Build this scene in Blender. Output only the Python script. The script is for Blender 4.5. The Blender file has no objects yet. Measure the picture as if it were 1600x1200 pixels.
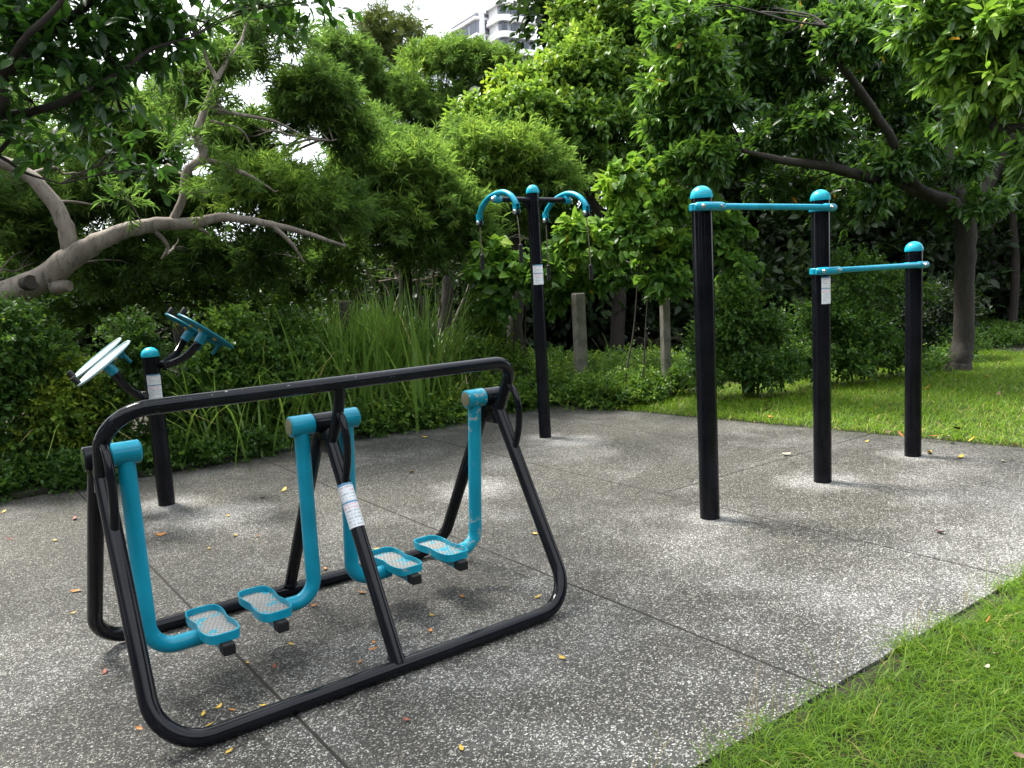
import bpy, math, random
import numpy as np
from mathutils import Vector, Matrix

rs = np.random.RandomState(11)
random.seed(5)
sc = bpy.context.scene
COL = sc.collection

# ---------------------------------------------------------------- camera
CAM_F, PITCH, ROLL, CAM_H = 1277.1, .1258, -.0564, 1.45
cp, sp, cr, sr = math.cos(PITCH), math.sin(PITCH), math.cos(ROLL), math.sin(ROLL)
FWD = np.array([0, cp, -sp]); UP0 = np.array([0, sp, cp]); R0 = np.array([1., 0, 0])
RT = cr * R0 + sr * UP0
UPV = -sr * R0 + cr * UP0
cam_data = bpy.data.cameras.new('camera')
cam = bpy.data.objects.new('camera', cam_data)
COL.objects.link(cam)
m = Matrix.Identity(4)
for i in range(3):
    m[i][0], m[i][1], m[i][2] = RT[i], UPV[i], -FWD[i]
m[2][3] = CAM_H
cam.matrix_world = m
cam_data.sensor_width = 36
cam_data.lens = 36 * CAM_F / 1600
cam_data.clip_start = .05
cam_data.clip_end = 2000
sc.camera = cam
sc.render.resolution_x, sc.render.resolution_y = 1024, 768

# ---------------------------------------------------------------- sky and sun
SUN_EL, SUN_AZ = math.radians(60), math.radians(-52)     # azimuth from +Y (straight ahead), negative = left
world = bpy.data.worlds.new('World'); sc.world = world; world.use_nodes = True
wn = world.node_tree; wn.nodes.clear()
W = lambda t: wn.nodes.new(t)
wo, bg, skyt = W('ShaderNodeOutputWorld'), W('ShaderNodeBackground'), W('ShaderNodeTexSky')
skyt.sky_type = 'NISHITA'; skyt.sun_disc = False
skyt.sun_elevation = SUN_EL; skyt.sun_rotation = SUN_AZ
skyt.air_density = 1.0; skyt.dust_density = 4.0
tcw, nzw, rmp, mxw = W('ShaderNodeTexCoord'), W('ShaderNodeTexNoise'), W('ShaderNodeValToRGB'), W('ShaderNodeMixRGB')
nzw.inputs['Scale'].default_value = 2.2; nzw.inputs['Detail'].default_value = 5
rmp.color_ramp.elements[0].position = .3; rmp.color_ramp.elements[0].color = (6.5, 7.2, 8.2, 1)
rmp.color_ramp.elements[1].position = .7; rmp.color_ramp.elements[1].color = (13, 13.2, 13.4, 1)
mxw.inputs[0].default_value = .8
bg.inputs['Strength'].default_value = .12
wn.links.new(tcw.outputs['Generated'], nzw.inputs['Vector'])
wn.links.new(nzw.outputs['Fac'], rmp.inputs[0])
wn.links.new(skyt.outputs[0], mxw.inputs[1]); wn.links.new(rmp.outputs[0], mxw.inputs[2])
wn.links.new(mxw.outputs[0], bg.inputs[0]); wn.links.new(bg.outputs[0], wo.inputs[0])
sd = bpy.data.lights.new('sun', 'SUN'); sd.energy = 5.0; sd.angle = math.radians(16); sd.color = (1, .95, .86)
sun = bpy.data.objects.new('sun', sd); COL.objects.link(sun)
sdir = Vector((math.sin(SUN_AZ) * math.cos(SUN_EL), math.cos(SUN_AZ) * math.cos(SUN_EL), math.sin(SUN_EL)))
sun.rotation_euler = sdir.to_track_quat('Z', 'Y').to_euler(); sun.location = (-6, 0, 14)

vs = sc.view_settings
vs.view_transform = 'Standard'; vs.look = 'None'; vs.exposure = 1.22; vs.gamma = 1; vs.use_curve_mapping = False
sc.cycles.max_bounces = 6; sc.cycles.diffuse_bounces = 3; sc.cycles.glossy_bounces = 3
sc.cycles.transmission_bounces = 4; sc.cycles.transparent_max_bounces = 4

# ---------------------------------------------------------------- layout helpers (photo pixel + depth -> metres)
def ray(px, py):
    return FWD + (px - 800) / CAM_F * RT + (600 - py) / CAM_F * UPV
def at(px, py, Y):
    d = ray(px, py); return np.array([0, 0, CAM_H]) + d * (Y / d[1])
def gnd(px, py, z=0.):
    d = ray(px, py); return np.array([0, 0, CAM_H]) + d * ((z - CAM_H) / d[2])
YAW = .6312
OX, OY = -.7885, 3.3402
EU = np.array([math.cos(YAW), math.sin(YAW), 0]); EV = np.array([EU[1], -EU[0], 0])
def uv(u, v, z=0.):
    return np.array([OX, OY, z]) + u * EU + v * EV

# ---------------------------------------------------------------- object helpers
def link(name, me, parent=None, loc=None, rotz=None):
    o = bpy.data.objects.new(name, me); COL.objects.link(o)
    if parent is not None: o.parent = parent
    if loc is not None: o.location = [float(c) for c in loc]
    if rotz is not None: o.rotation_euler = (0, 0, rotz)
    return o
def tag(o, label, cat=None, group=None, kind=None):
    if label: o['label'] = label
    if cat: o['category'] = cat
    if group: o['group'] = group
    if kind: o['kind'] = kind
    return o
def thing(name, label, cat, loc, rotz=0., group=None):
    return tag(link(name, None, None, loc, rotz), label, cat, group)

class MB:
    def __init__(s): s.v = []; s.f = []; s.n = 0; s.mi = []; s.uvs = {}
    def add(s, V, F, mi=0):
        V = np.asarray(V, float); s.v.append(V)
        for f in F: s.f.append([i + s.n for i in f]); s.mi.append(mi)
        s.n += len(V)
    def tube(s, pts, r, n=14, caps=True, mi=0, squash=None):
        P = np.array(pts, float); k = len(P)
        R = np.full(k, r) if np.isscalar(r) else np.array(r, float)
        T = np.zeros_like(P); T[1:-1] = P[2:] - P[:-2]; T[0] = P[1] - P[0]; T[-1] = P[-1] - P[-2]
        T /= np.linalg.norm(T, axis=1)[:, None] + 1e-12
        a = np.array([0, 0, 1.]) if abs(T[0][2]) < .9 else np.array([1., 0, 0])
        N = np.cross(T[0], a); N /= np.linalg.norm(N)
        ang = np.arange(n) / n * 2 * math.pi; V = []
        for i in range(k):
            N = N - T[i] * (N @ T[i]); N /= np.linalg.norm(N) + 1e-12
            B = np.cross(T[i], N)
            V.append(P[i] + R[i] * (np.cos(ang)[:, None] * N + np.sin(ang)[:, None] * B))
        V = np.concatenate(V); F = []
        for i in range(k - 1):
            for j in range(n):
                j2 = (j + 1) % n
                F.append([i * n + j, i * n + j2, (i + 1) * n + j2, (i + 1) * n + j])
        if caps:
            F.append(list(range(n))[::-1]); F.append([(k - 1) * n + j for j in range(n)])
        s.add(V, F, mi)
    def box(s, c, size, ax=None, bev=0., mi=0):
        c = np.array(c, float); h = np.array(size, float) / 2
        A = np.eye(3) if ax is None else np.array(ax, float)
        b = min(bev, h.min() * .49)
        if b <= 0:
            V = [[x, y, z] for x in (-1, 1) for y in (-1, 1) for z in (-1, 1)]
            V = np.array(V) * h
            F = [[0, 1, 3, 2], [4, 6, 7, 5], [0, 4, 5, 1], [2, 3, 7, 6], [0, 2, 6, 4], [1, 5, 7, 3]]
        else:
            V = []; idx = {}
            for x in (-1, 1):
                for y in (-1, 1):
                    for z in (-1, 1):
                        sg = np.array([x, y, z])
                        for a in range(3):
                            p = sg * (h - b); p[a] = sg[a] * h[a]
                            idx[(x, y, z, a)] = len(V); V.append(p)
            V = np.array(V); F = []
            for a in range(3):
                o1, o2 = [q for q in range(3) if q != a]
                for sgn in (-1, 1):
                    q = []
                    for s1, s2 in ((-1, -1), (1, -1), (1, 1), (-1, 1)):
                        k = [0, 0, 0]; k[a] = sgn; k[o1] = s1; k[o2] = s2
                        q.append(idx[(k[0], k[1], k[2], a)])
                    F.append(q)
                for s1 in (-1, 1):
                    for s2 in (-1, 1):
                        q = []
                        for sa, w in ((-1, o1), (1, o1), (1, o2), (-1, o2)):
                            k = [0, 0, 0]; k[a] = sa; k[o1] = s1; k[o2] = s2
                            q.append(idx[(k[0], k[1], k[2], w)])
                        F.append(q)
            for x in (-1, 1):
                for y in (-1, 1):
                    for z in (-1, 1): F.append([idx[(x, y, z, a)] for a in range(3)])
        s.add(V @ A + c, F, mi)
    def lathe(s, prof, c=(0, 0, 0), axis=(0, 0, 1), n=24, mi=0):
        ax = np.array(axis, float); ax /= np.linalg.norm(ax)
        a = np.array([0, 0, 1.]) if abs(ax[2]) < .9 else np.array([1., 0, 0])
        X = np.cross(ax, a); X /= np.linalg.norm(X); Y = np.cross(ax, X)
        ang = np.arange(n) / n * 2 * math.pi; V = []
        for r, z in prof:
            V.append(np.array(c) + z * ax + r * (np.cos(ang)[:, None] * X + np.sin(ang)[:, None] * Y))
        F = []
        for i in range(len(prof) - 1):
            for j in range(n):
                j2 = (j + 1) % n; F.append([i * n + j, i * n + j2, (i + 1) * n + j2, (i + 1) * n + j])
        if prof[0][0] > 1e-4: F.append(list(range(n))[::-1])
        if prof[-1][0] > 1e-4: F.append([(len(prof) - 1) * n + j for j in range(n)])
        s.add(np.concatenate(V), F, mi)
    def build(s, name, mat, parent=None, smooth=35, loc=None, rotz=None, off=None):
        me = bpy.data.meshes.new(name)
        V = np.concatenate(s.v)
        if off is not None: V = V - np.array(off)
        me.from_pydata(V.tolist(), [], s.f)
        for mm in (mat if isinstance(mat, (list, tuple)) else [mat]): me.materials.append(mm)
        if max(s.mi) > 0: me.polygons.foreach_set('material_index', s.mi)
        import bmesh
        b = bmesh.new(); b.from_mesh(me); bmesh.ops.recalc_face_normals(b, faces=b.faces); b.to_mesh(me); b.free()
        if smooth:
            me.polygons.foreach_set('use_smooth', [True] * len(me.polygons))
            me.set_sharp_from_angle(angle=math.radians(smooth))
        me.update()
        return link(name, me, parent, loc, rotz)

def fillet(pts, rad, n=9):
    """round the corners of a polyline"""
    P = [np.array(p, float) for p in pts]; out = [P[0]]
    for i in range(1, len(P) - 1):
        r = rad[i] if isinstance(rad, dict) else rad
        a, b = P[i - 1] - P[i], P[i + 1] - P[i]
        la, lb = np.linalg.norm(a), np.linalg.norm(b); a /= la; b /= lb
        th = math.acos(max(-1, min(1, a @ b))); t = min(r / math.tan(th / 2), la * .48, lb * .48)
        p0, p1 = P[i] + a * t, P[i] + b * t
        rr = t * math.tan(th / 2); bis = (a + b) / np.linalg.norm(a + b); c = P[i] + bis * (rr / math.sin(th / 2))
        e0, e1 = p0 - c, p1 - c
        om = math.acos(max(-1, min(1, (e0 @ e1) / (np.linalg.norm(e0) * np.linalg.norm(e1)))))
        for k in range(n + 1):
            s = k / n
            out.append(c + (math.sin((1 - s) * om) * e0 + math.sin(s * om) * e1) / math.sin(om))
    out.append(P[-1]); return out
def smooth_path(P, R=None, n=5):
    P = np.array(P, float); k = len(P)
    R = np.array(R if R is not None else [0] * k, float)
    Q = np.vstack([2 * P[0] - P[1], P, 2 * P[-1] - P[-2]]); out = []; rr = []
    for i in range(k - 1):
        for j in range(n):
            t = j / n; a, b, c, d = Q[i], Q[i + 1], Q[i + 2], Q[i + 3]
            out.append(.5 * ((2 * b) + (c - a) * t + (2 * a - 5 * b + 4 * c - d) * t * t + (3 * b - a - 3 * c + d) * t ** 3))
            rr.append(R[i] * (1 - t) + R[i + 1] * t)
    out.append(P[-1]); rr.append(R[-1]); return np.array(out), np.array(rr)

# ---------------------------------------------------------------- materials
class NT:
    def __init__(s, name):
        s.m = bpy.data.materials.new(name); s.m.use_nodes = True; s.t = s.m.node_tree
        s.b = s.t.nodes['Principled BSDF']; s.out = s.t.nodes['Material Output']
    def n(s, t, **kw):
        nd = s.t.nodes.new(t)
        for k, v in kw.items():
            if k in nd.inputs: nd.inputs[k].default_value = v
            else: setattr(nd, k, v)
        return nd
    def l(s, a, b): s.t.links.new(a, b)
    def ramp(s, fac, stops, mode='LINEAR'):
        r = s.t.nodes.new('ShaderNodeValToRGB'); cr_ = r.color_ramp; cr_.interpolation = mode
        while len(cr_.elements) < len(stops): cr_.elements.new(.5)
        for e, (p, c) in zip(cr_.elements, stops):
            e.position = p; e.color = (c, c, c, 1) if np.isscalar(c) else (*c, 1)
        s.l(fac, r.inputs[0]); return r.outputs[0]
    def mix(s, fac, a, b, blend='MIX'):
        x = s.t.nodes.new('ShaderNodeMixRGB'); x.blend_type = blend
        for i, q in zip((0, 1, 2), (fac, a, b)):
            if hasattr(q, 'is_linked') or hasattr(q, 'links'): s.l(q, x.inputs[i])
            elif i == 0: x.inputs[0].default_value = q
            else: x.inputs[i].default_value = (*q, 1) if not np.isscalar(q) else (q, q, q, 1)
        return x.outputs[0]
    def math(s, op, a, b=0., clamp=False):
        x = s.t.nodes.new('ShaderNodeMath'); x.operation = op; x.use_clamp = clamp
        for i, q in zip((0, 1), (a, b)):
            if np.isscalar(q): x.inputs[i].default_value = q
            else: s.l(q, x.inputs[i])
        return x.outputs[0]
    def set(s, **kw):
        for k, v in kw.items():
            k = k.replace('_', ' ')
            inp = s.b.inputs[k]
            if hasattr(v, 'links'): s.l(v, inp)
            else: inp.default_value = (*v, 1) if (not np.isscalar(v) and len(v) == 3) else v
    def noise(s, scale, detail=4, vec=None, rough=.55):
        x = s.n('ShaderNodeTexNoise', Scale=scale, Detail=detail, Roughness=rough)
        s.l(vec if vec is not None else s.obj(), x.inputs['Vector']); return x.outputs['Fac']
    def obj(s):
        if not hasattr(s, '_tc'): s._tc = s.t.nodes.new('ShaderNodeTexCoord')
        return s._tc.outputs['Object']
    def bump(s, h, strength=.3, dist=.002):
        b = s.n('ShaderNodeBump', Strength=strength, Distance=dist); s.l(h, b.inputs['Height'])
        s.l(b.outputs[0], s.b.inputs['Normal'])

def paint(name, col, rough=.22, wear=.62, wearcol=(.33, .34, .35), coat=.04, scale=38, spec=.2):
    t = NT(name)
    n1 = t.noise(5, 5); n2 = t.noise(scale, 6, rough=.7)
    base = t.mix(t.ramp(n1, [(.35, 0.), (.7, 1.)]), col, tuple(min(1, c * 1.35 + .004) for c in col))
    w = t.math('MULTIPLY', t.ramp(n2, [(wear, 0.), (wear + .03, 1.)]), t.ramp(t.noise(3.1, 3), [(.52, 0.), (.62, 1.)]))
    t.set(Base_Color=t.mix(w, base, wearcol), Roughness=t.math('ADD', t.math('MULTIPLY', n1, .10), rough - .05), Coat_Weight=coat, Coat_Roughness=.12, Specular_IOR_Level=spec)
    t.bump(t.noise(150, 2), .04, .0003)
    return t.m
M = {}
M['black'] = paint('black_paint', (.004, .0045, .007), .12, .69)
M['black_worn'] = paint('black_paint_worn', (.005, .006, .009), .14, .63, (.34, .35, .36), scale=60)
M['post'] = paint('black_post_paint', (.003, .0035, .006), .16, .74, (.12, .12, .13), coat=0)
M['teal'] = paint('teal_paint', (.001, .225, .335), .30, .74, (.42, .46, .44), coat=.05, spec=.35)
M['teal_worn'] = paint('teal_paint_worn', (.004, .24, .345), .42, .54, (.38, .40, .37), coat=.1, scale=26)
M['cap'] = paint('teal_cap', (.008, .30, .40), .33, .8, coat=.15)
M['rubber'] = paint('black_rubber', (.012, .012, .013), .6, .9, coat=0)
def simple(name, col, rough=.5, metal=0., var=.25, scale=12, bump=0.):
    t = NT(name); n = t.noise(scale, 5)
    t.set(Base_Color=t.mix(n, tuple(c * (1 - var) for c in col), tuple(min(1, c * (1 + var)) for c in col)), Roughness=rough, Metallic=metal)
    if bump: t.bump(t.noise(scale * 6, 4), .5, bump)
    return t.m
M['steel'] = simple('zinc_steel', (.55, .55, .54), .32, .9)
M['rust'] = simple('rusty_band', (.16, .045, .02), .8)
M['brass'] = simple('dull_brass_cap', (.17, .16, .10), .45, .5, scale=60)
M['cable'] = simple('steel_cable', (.14, .12, .09), .5, .6)
M['yellow'] = simple('yellow_plug', (.55, .33, .03), .5)
def m_tread():
    t = NT('worn_tread_plate')
    n = t.noise(16, 5, rough=.65)
    mp = t.n('ShaderNodeMapping'); mp.inputs['Scale'].default_value = (70, 46, 1); mp.inputs['Rotation'].default_value = (0, 0, .6)
    t.l(t.obj(), mp.inputs['Vector'])
    v = t.n('ShaderNodeTexVoronoi', Scale=1.); v.inputs['Randomness'].default_value = .25; t.l(mp.outputs[0], v.inputs['Vector'])
    d = t.ramp(v.outputs['Distance'], [(.1, 1.), (.42, 0.)])
    wear = t.ramp(t.math('ADD', n, t.math('MULTIPLY', d, .09)), [(.44, 0.), (.49, 1.)])
    c = t.mix(wear, (.004, .26, .36), t.mix(d, (.20, .195, .18), (.36, .36, .35)))
    t.set(Base_Color=c, Roughness=.45); t.bump(d, .8, .004)
    return t.m
M['tread'] = m_tread()
def m_sticker():
    t = NT('instruction_print'); tc = t.n('ShaderNodeTexCoord'); uvn = tc.outputs['UV']
    sx = t.n('ShaderNodeSeparateXYZ'); t.l(uvn, sx.inputs[0]); X, Y = sx.outputs[0], sx.outputs[1]
    mp = t.n('ShaderNodeMapping'); mp.inputs['Scale'].default_value = (34, 26, 1); t.l(uvn, mp.inputs['Vector'])
    nz = t.n('ShaderNodeTexWhiteNoise'); sn = t.n('ShaderNodeVectorMath', operation='FLOOR'); t.l(mp.outputs[0], sn.inputs[0]); t.l(sn.outputs[0], nz.inputs['Vector'])
    ink = t.math('GREATER_THAN', nz.outputs['Value'], .45)
    rows = t.math('GREATER_THAN', t.math('FRACT', t.math('MULTIPLY', Y, 13)), .5)
    inx = t.math('MULTIPLY', t.math('GREATER_THAN', X, .1), t.math('LESS_THAN', X, .9))
    body = t.math('MULTIPLY', t.math('MULTIPLY', ink, rows), inx)
    def band(a, b): return t.math('MULTIPLY', t.math('GREATER_THAN', Y, a), t.math('LESS_THAN', Y, b))
    red = t.math('MAXIMUM', band(.80, .90), band(.42, .53)); skip = band(.53, .6)
    inkc = t.mix(red, (.30, .33, .36), (.75, .25, .27))
    c = t.mix(t.math('MULTIPLY', body, t.math('SUBTRACT', .75, skip)), (.74, .77, .80), inkc)
    c = t.mix(t.math('MAXIMUM', band(.945, 1.0), band(.545, .585)), c, (.10, .27, .45))
    c = t.mix(t.ramp(t.noise(30, 3), [(.5, 0.), (.75, .35)]), c, (.5, .5, .47))
    t.set(Base_Color=c, Roughness=.4)
    return t.m
M['sticker'] = m_sticker()

def m_pave():
    t = NT('washed_pebble_concrete')
    mp = t.n('ShaderNodeMapping'); mp.inputs['Scale'].default_value = (1, 1, .3); t.l(t.obj(), mp.inputs['Vector']); P = mp.outputs[0]
    wob = t.n('ShaderNodeTexNoise', Scale=60., Detail=2.); t.l(P, wob.inputs['Vector'])
    va = t.n('ShaderNodeVectorMath', operation='MULTIPLY_ADD'); va.inputs[1].default_value = (.006,) * 3; t.l(wob.outputs['Color'], va.inputs[0]); t.l(P, va.inputs[2])
    v = t.n('ShaderNodeTexVoronoi', Scale=165.); t.l(va.outputs[0], v.inputs['Vector'])
    ve = t.n('ShaderNodeTexVoronoi', Scale=165.); ve.feature = 'DISTANCE_TO_EDGE'; t.l(va.outputs[0], ve.inputs['Vector'])
    sx = t.n('ShaderNodeSeparateColor'); t.l(v.outputs['Color'], sx.inputs[0])
    STONES = [(0, (.011, .011, .0105)), (.22, (.024, .023, .020)), (.38, (.046, .043, .034)), (.50, (.085, .078, .060)), (.60, (.145, .137, .112)), (.70, (.23, .222, .195)), (.80, (.35, .345, .32)), (.90, (.52, .52, .505)), (.975, (.66, .66, .65))]
    keep = t.math('GREATER_THAN', sx.outputs[1], .08)
    edge = t.ramp(ve.outputs['Distance'], [(.03, 0.), (.13, 1.)])
    cover = t.math('MULTIPLY', edge, keep)
    big = t.noise(.75, 5, P, .62); mid = t.noise(3.2, 6, P, .65); fine = t.noise(26, 4, P)
    mort = t.mix(fine, (.014, .0135, .012), (.042, .04, .035))
    lime_n = t.math('ADD', t.math('MULTIPLY', big, .65), t.math('MULTIPLY', mid, .35))
    s2 = t.n('ShaderNodeSeparateXYZ'); t.l(P, s2.inputs[0])
    near_lawn = t.ramp(t.math('ADD', s2.outputs[1], 1.65), [(0, 1.), (.55, .35), (1., .0)])       # limescale gathers along the lawn edge (local y = -v)
    rightward = t.ramp(t.math('MULTIPLY', t.math('ADD', s2.outputs[0], .6), .3), [(0, 0.), (1., 1.)])
    lime = t.math('ADD', t.ramp(lime_n, [(.49, 0.), (.66, .65)]), t.math('MULTIPLY', t.math('MULTIPLY', near_lawn, rightward), t.ramp(mid, [(.3, .45), (.6, 1.)])), True)
    for (u, v_, r) in PATCH:
        pc = t.n('ShaderNodeVectorMath', operation='DISTANCE'); t.l(P, pc.inputs[0]); pc.inputs[1].default_value = (u, -v_, 0)
        dd = t.math('ADD', t.math('DIVIDE', pc.outputs['Value'], r), t.math('MULTIPLY', t.math('SUBTRACT', mid, .5), 1.1))
        lime = t.math('MAXIMUM', lime, t.ramp(dd, [(.25, 1.), (.85, 0.)]))
    damp = t.ramp(t.noise(.45, 4, P, .6), [(.36, .66), (.6, 1.0)])
    stone = t.ramp(t.math('ADD', sx.outputs[0], t.math('MULTIPLY', t.math('SUBTRACT', lime, .30), .27), True), STONES, 'CONSTANT')
    c = t.mix(cover, mort, stone)
    c = t.mix(1., c, t.mix(t.noise(7, 4, P), (.86, .86, .86), (1.1, 1.08, 1.02)), 'MULTIPLY')
    dmp = t.n('ShaderNodeCombineColor'); [t.l(damp, dmp.inputs[i]) for i in range(3)]
    c = t.mix(1., c, dmp.outputs[0], 'MULTIPLY')
    limec = t.mix(t.math('MULTIPLY', cover, .75), (.10, .10, .097), t.mix(.22, stone, (.66, .66, .655)))
    c = t.mix(t.math('MULTIPLY', lime, .7), c, limec)
    t.set(Base_Color=c, Roughness=t.mix(cover, .85, .5)); t.bump(t.math('ADD', t.math('MULTIPLY', cover, .8), t.math('MULTIPLY', sx.outputs[2], .3)), .75, .0035)
    return t.m
# ================================================================ EXERCISE EQUIPMENT
def sticker(name, p0, p1, rad, a0, a1, parent, base, rotz):
    """printed label wrapped on a tube from p0 (bottom) to p1 (top), angles measured from the side facing the path"""
    p0, p1 = np.array(p0, float), np.array(p1, float)
    ax = (p1 - p0) / np.linalg.norm(p1 - p0); mid = (p0 + p1) / 2
    c = np.array([0, 0, CAM_H]) - mid; c -= ax * (c @ ax); c /= np.linalg.norm(c)
    r = np.cross(ax, c)
    n = 14; nv = 8; V = []; UVc = []
    for j in range(nv + 1):
        for i in range(n + 1):
            a = math.radians(a0 + (a1 - a0) * i / n)
            V.append(p0 + (p1 - p0) * j / nv + (c * math.cos(a) + r * math.sin(a)) * (rad + .0012)); UVc.append((i / n, j / nv))
    F = [[j * (n + 1) + i, j * (n + 1) + i + 1, (j + 1) * (n + 1) + i + 1, (j + 1) * (n + 1) + i] for j in range(nv) for i in range(n)]
    ca, sa = math.cos(-rotz), math.sin(-rotz)
    V = np.array(V) - base; V = np.stack([ca * V[:, 0] - sa * V[:, 1], sa * V[:, 0] + ca * V[:, 1], V[:, 2]], 1)
    me = bpy.data.meshes.new(name); me.from_pydata(V.tolist(), [], F); me.materials.append(M['sticker'])
    ul = me.uv_layers.new(name='UVMap')
    for li, lp in enumerate(me.loops): ul.data[li].uv = UVc[lp.vertex_index]
    me.polygons.foreach_set('use_smooth', [True] * len(me.polygons))
    return link(name, me, parent)
def Lc(u, v, w): return np.array([u, -v, w])
def dome(mb, c, r, h, n=28):
    prof = [(r, -.012), (r * 1.01, -.006), (r * 1.01, 0)] + [(r * math.cos(a), h * math.sin(a)) for a in np.linspace(.12, 1.5, 10)] + [(0, h)]
    mb.lathe(prof, c, n=n)

# ---------------------------------------------------------------- air walker
WB = np.array([OX, OY, 0.])
wk = thing('air_walker', 'two-person air walker, black tube frame with four teal swing arms, nearest machine', 'exercise machine', WB, YAW)
RF = .03; VN, VF, HW, LH, LB = .512, .575, .914, .85, .858
def u_frame(v, name, mat):
    b = MB(); s = 1 if v > 0 else -1
    top = Lc(0, s * .045, HW - .035)
    pts = [Lc(-LH, s * .045, HW - .035), Lc(-LB, v, RF), Lc(LB, v, RF), Lc(LH, s * .045, HW - .035)]
    b.tube(fillet(pts, .17, 12), RF, 20)
    return b.build(name, mat, wk)
u_frame(VN, 'front_frame', M['black']); u_frame(-VF, 'rear_frame', M['black'])
for v in (VN, -VF):
    b = MB(); s = 1 if v > 0 else -1
    b.tube([Lc(0, s * .045, HW - .035), Lc(0, v, RF + .012)], .0285, 20)
    b.lathe([(.034, 0), (.033, .008), (.029, .014)], Lc(0, v - s * .018, RF + .03), (0, 0, 1), 18)
    b.build('leg', M['black'], wk)
RV, RW, LR, RR = .19, 1.09, .85, .0275
b = MB()
path = [Lc(-LR, .03, .80), Lc(-LR, RV, .985), Lc(-LR - .01, RV, RW), Lc(LR, RV, RW), Lc(LR, RV, .985), Lc(LR, .03, .80)]

b.tube(fillet([path[0], path[2], path[3], path[5]], {1: .165, 2: .10}, 12), RR, 20)
b.build('handrail', M['black_worn'], wk)
b = MB(); b.tube(smooth_path([Lc(0, RV, RW - .01), Lc(0, .165, .99), Lc(0, .10, .88), Lc(0, .045, .805)])[0], .023, 16); b.build('rail_strut', M['black'], wk)
for u in (-LR, 0, LR):
    b = MB()
    b.tube(smooth_path([Lc(u, .135, .985), Lc(u, .19, .945), Lc(u, .215, .87), Lc(u, .205, .78), Lc(u, .175, .70), Lc(u, .15, .655)])[0], .0155, 12)
    b.build('curved_brace', M['black'], wk)
def hub(u0, u1, r, mat, mats=None):
    b = MB(); b.lathe([(r - .004, u0), (r, u0 + .004), (r, u1 - .004), (r - .004, u1)], Lc(0, 0, HW), (1, 0, 0), 28); return b.build('axle_housing', mat, wk)
for (u0, u1, r) in ((-.897, -.822, .044), (-.047, .047, .041), (.803, .897, .041)):
    hub(u0, u1, r, M['black_worn'])
    uc = (u0 + u1) / 2
    b = MB(); b.box(Lc(uc, 0, HW - .075), (.012, .11, .11), bev=.003); b.box(Lc(uc, 0, HW - .052), (.05, .05, .035), bev=.006)
    b.build('gusset_plate', M['black'], wk)
    b = MB(); b.lathe([(.009, 0), (.009, .006), (.006, .010), (.006, .016)], Lc(uc + .006, .03, HW - .055), (1, .2, 0), 6); b.build('bolt', M['steel'], wk)
b = MB(); b.lathe([(.0425, -.822), (.0425, -.812)], Lc(0, 0, HW), (1, 0, 0), 28); b.build('rusty_spacer', M['rust'], wk)

def pedal_outline(n=48):
    P = []
    for i in range(n):
        a = 2 * math.pi * i / n; c, s = math.cos(a), math.sin(a)
        y = .168 * (abs(c) ** .5) * (1 if c > 0 else -1)
        wd = .069 - .010 * math.exp(-((y) / .05) ** 2)
        x = wd * (abs(s) ** .40) * (1 if s > 0 else -1)
        P.append((x, y))
    return P
OUT = pedal_outline()
def swing_arm(uh, side, phi, tmat, worn, pu, dz=0.):
    """uh: arm position on the axle, side: +1 bends towards +u; phi swing towards the handrail side"""
    sl = MB(); D = lambda u, s: Lc(u, math.sin(phi) * s, HW - math.cos(phi) * s)
    b = MB()
    drop = .735 + dz
    b.tube(fillet([D(uh, .03), D(uh, drop), D(pu - side * .03, drop)], .15, 12), .031, 20)
    arm = b.build('swing_arm', tmat, wk)
    b = MB(); h = .05; b.lathe([(.038, -h), (.0425, -h + .004), (.0425, h - .004), (.038, h)], Lc(uh, 0, HW), (1, 0, 0), 28)
    b.build('bearing_sleeve', tmat, arm)
    o = MB(); e = -1 if uh > .3 or -.3 < uh < 0 else 1
    o.lathe([(.034, h - .003), (.033, h + .003), (.012, h + .005)], Lc(uh, 0, HW), (e, 0, 0), 24); o.build('end_cap', M['brass'] if e < 0 else tmat, arm)
    # pedal
    pc = D(pu, drop); pc = pc + np.array([0, 0, .034])
    nO = len(OUT); V = []
    pv = math.sin(phi)
    for (sc_, z) in ((1, -.014), (1, .019), (.955, .019), (.95, -.004)):
        for (x, y) in OUT: V.append(pc + [x * sc_, y * sc_, z])
    F = []
    for k in range(3):
        for i in range(nO):
            j = (i + 1) % nO; F.append([k * nO + i, k * nO + j, (k + 1) * nO + j, (k + 1) * nO + i])
    F.append(list(range(nO))[::-1])
    b = MB(); b.add(V, F); ped = b.build('pedal', M['teal_worn'] if worn else tmat, arm)
    b = MB(); b.add([pc + [x * .948, y * .952, -.0035] for x, y in OUT], [list(range(nO))])
    tr = b.build('tread_plate', M['tread'], arm, smooth=None)
    b = MB(); b.box(pc + [0, -.045, -.033], (.042, .21, .038), bev=.003); b.build('pedal_bracket', M['teal'], arm)
    b = MB(); b.box(pc + [0, -.176, -.034], (.046, .052, .042), bev=.004); b.build('rubber_stop', M['rubber'], arm)
    return arm
swing_arm(-.76, 1, .06, M['teal'], False, -.535)
swing_arm(-.097, -1, -.02, M['teal'], False, -.31)
swing_arm(.102, 1, -.10, M['teal'], True, .315)
swing_arm(.755, -1, -.10, M['teal_worn'], True, .558)
leg0, leg1 = np.array([OX, OY, 0]), None
def wpt(u, v, w): return uv(u, v, w)
def onleg(w): t = (HW - .035 - w) / (HW - .035 - RF - .012); return uv(0, .045 + (VN - .045) * t, w)
sticker('instruction_sticker', onleg(.515), onleg(.675), .0295, -85, 85, wk, WB, YAW)
b = MB(); q = onleg(.0)
pL = Lc(-.857, .40, .205)
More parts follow.
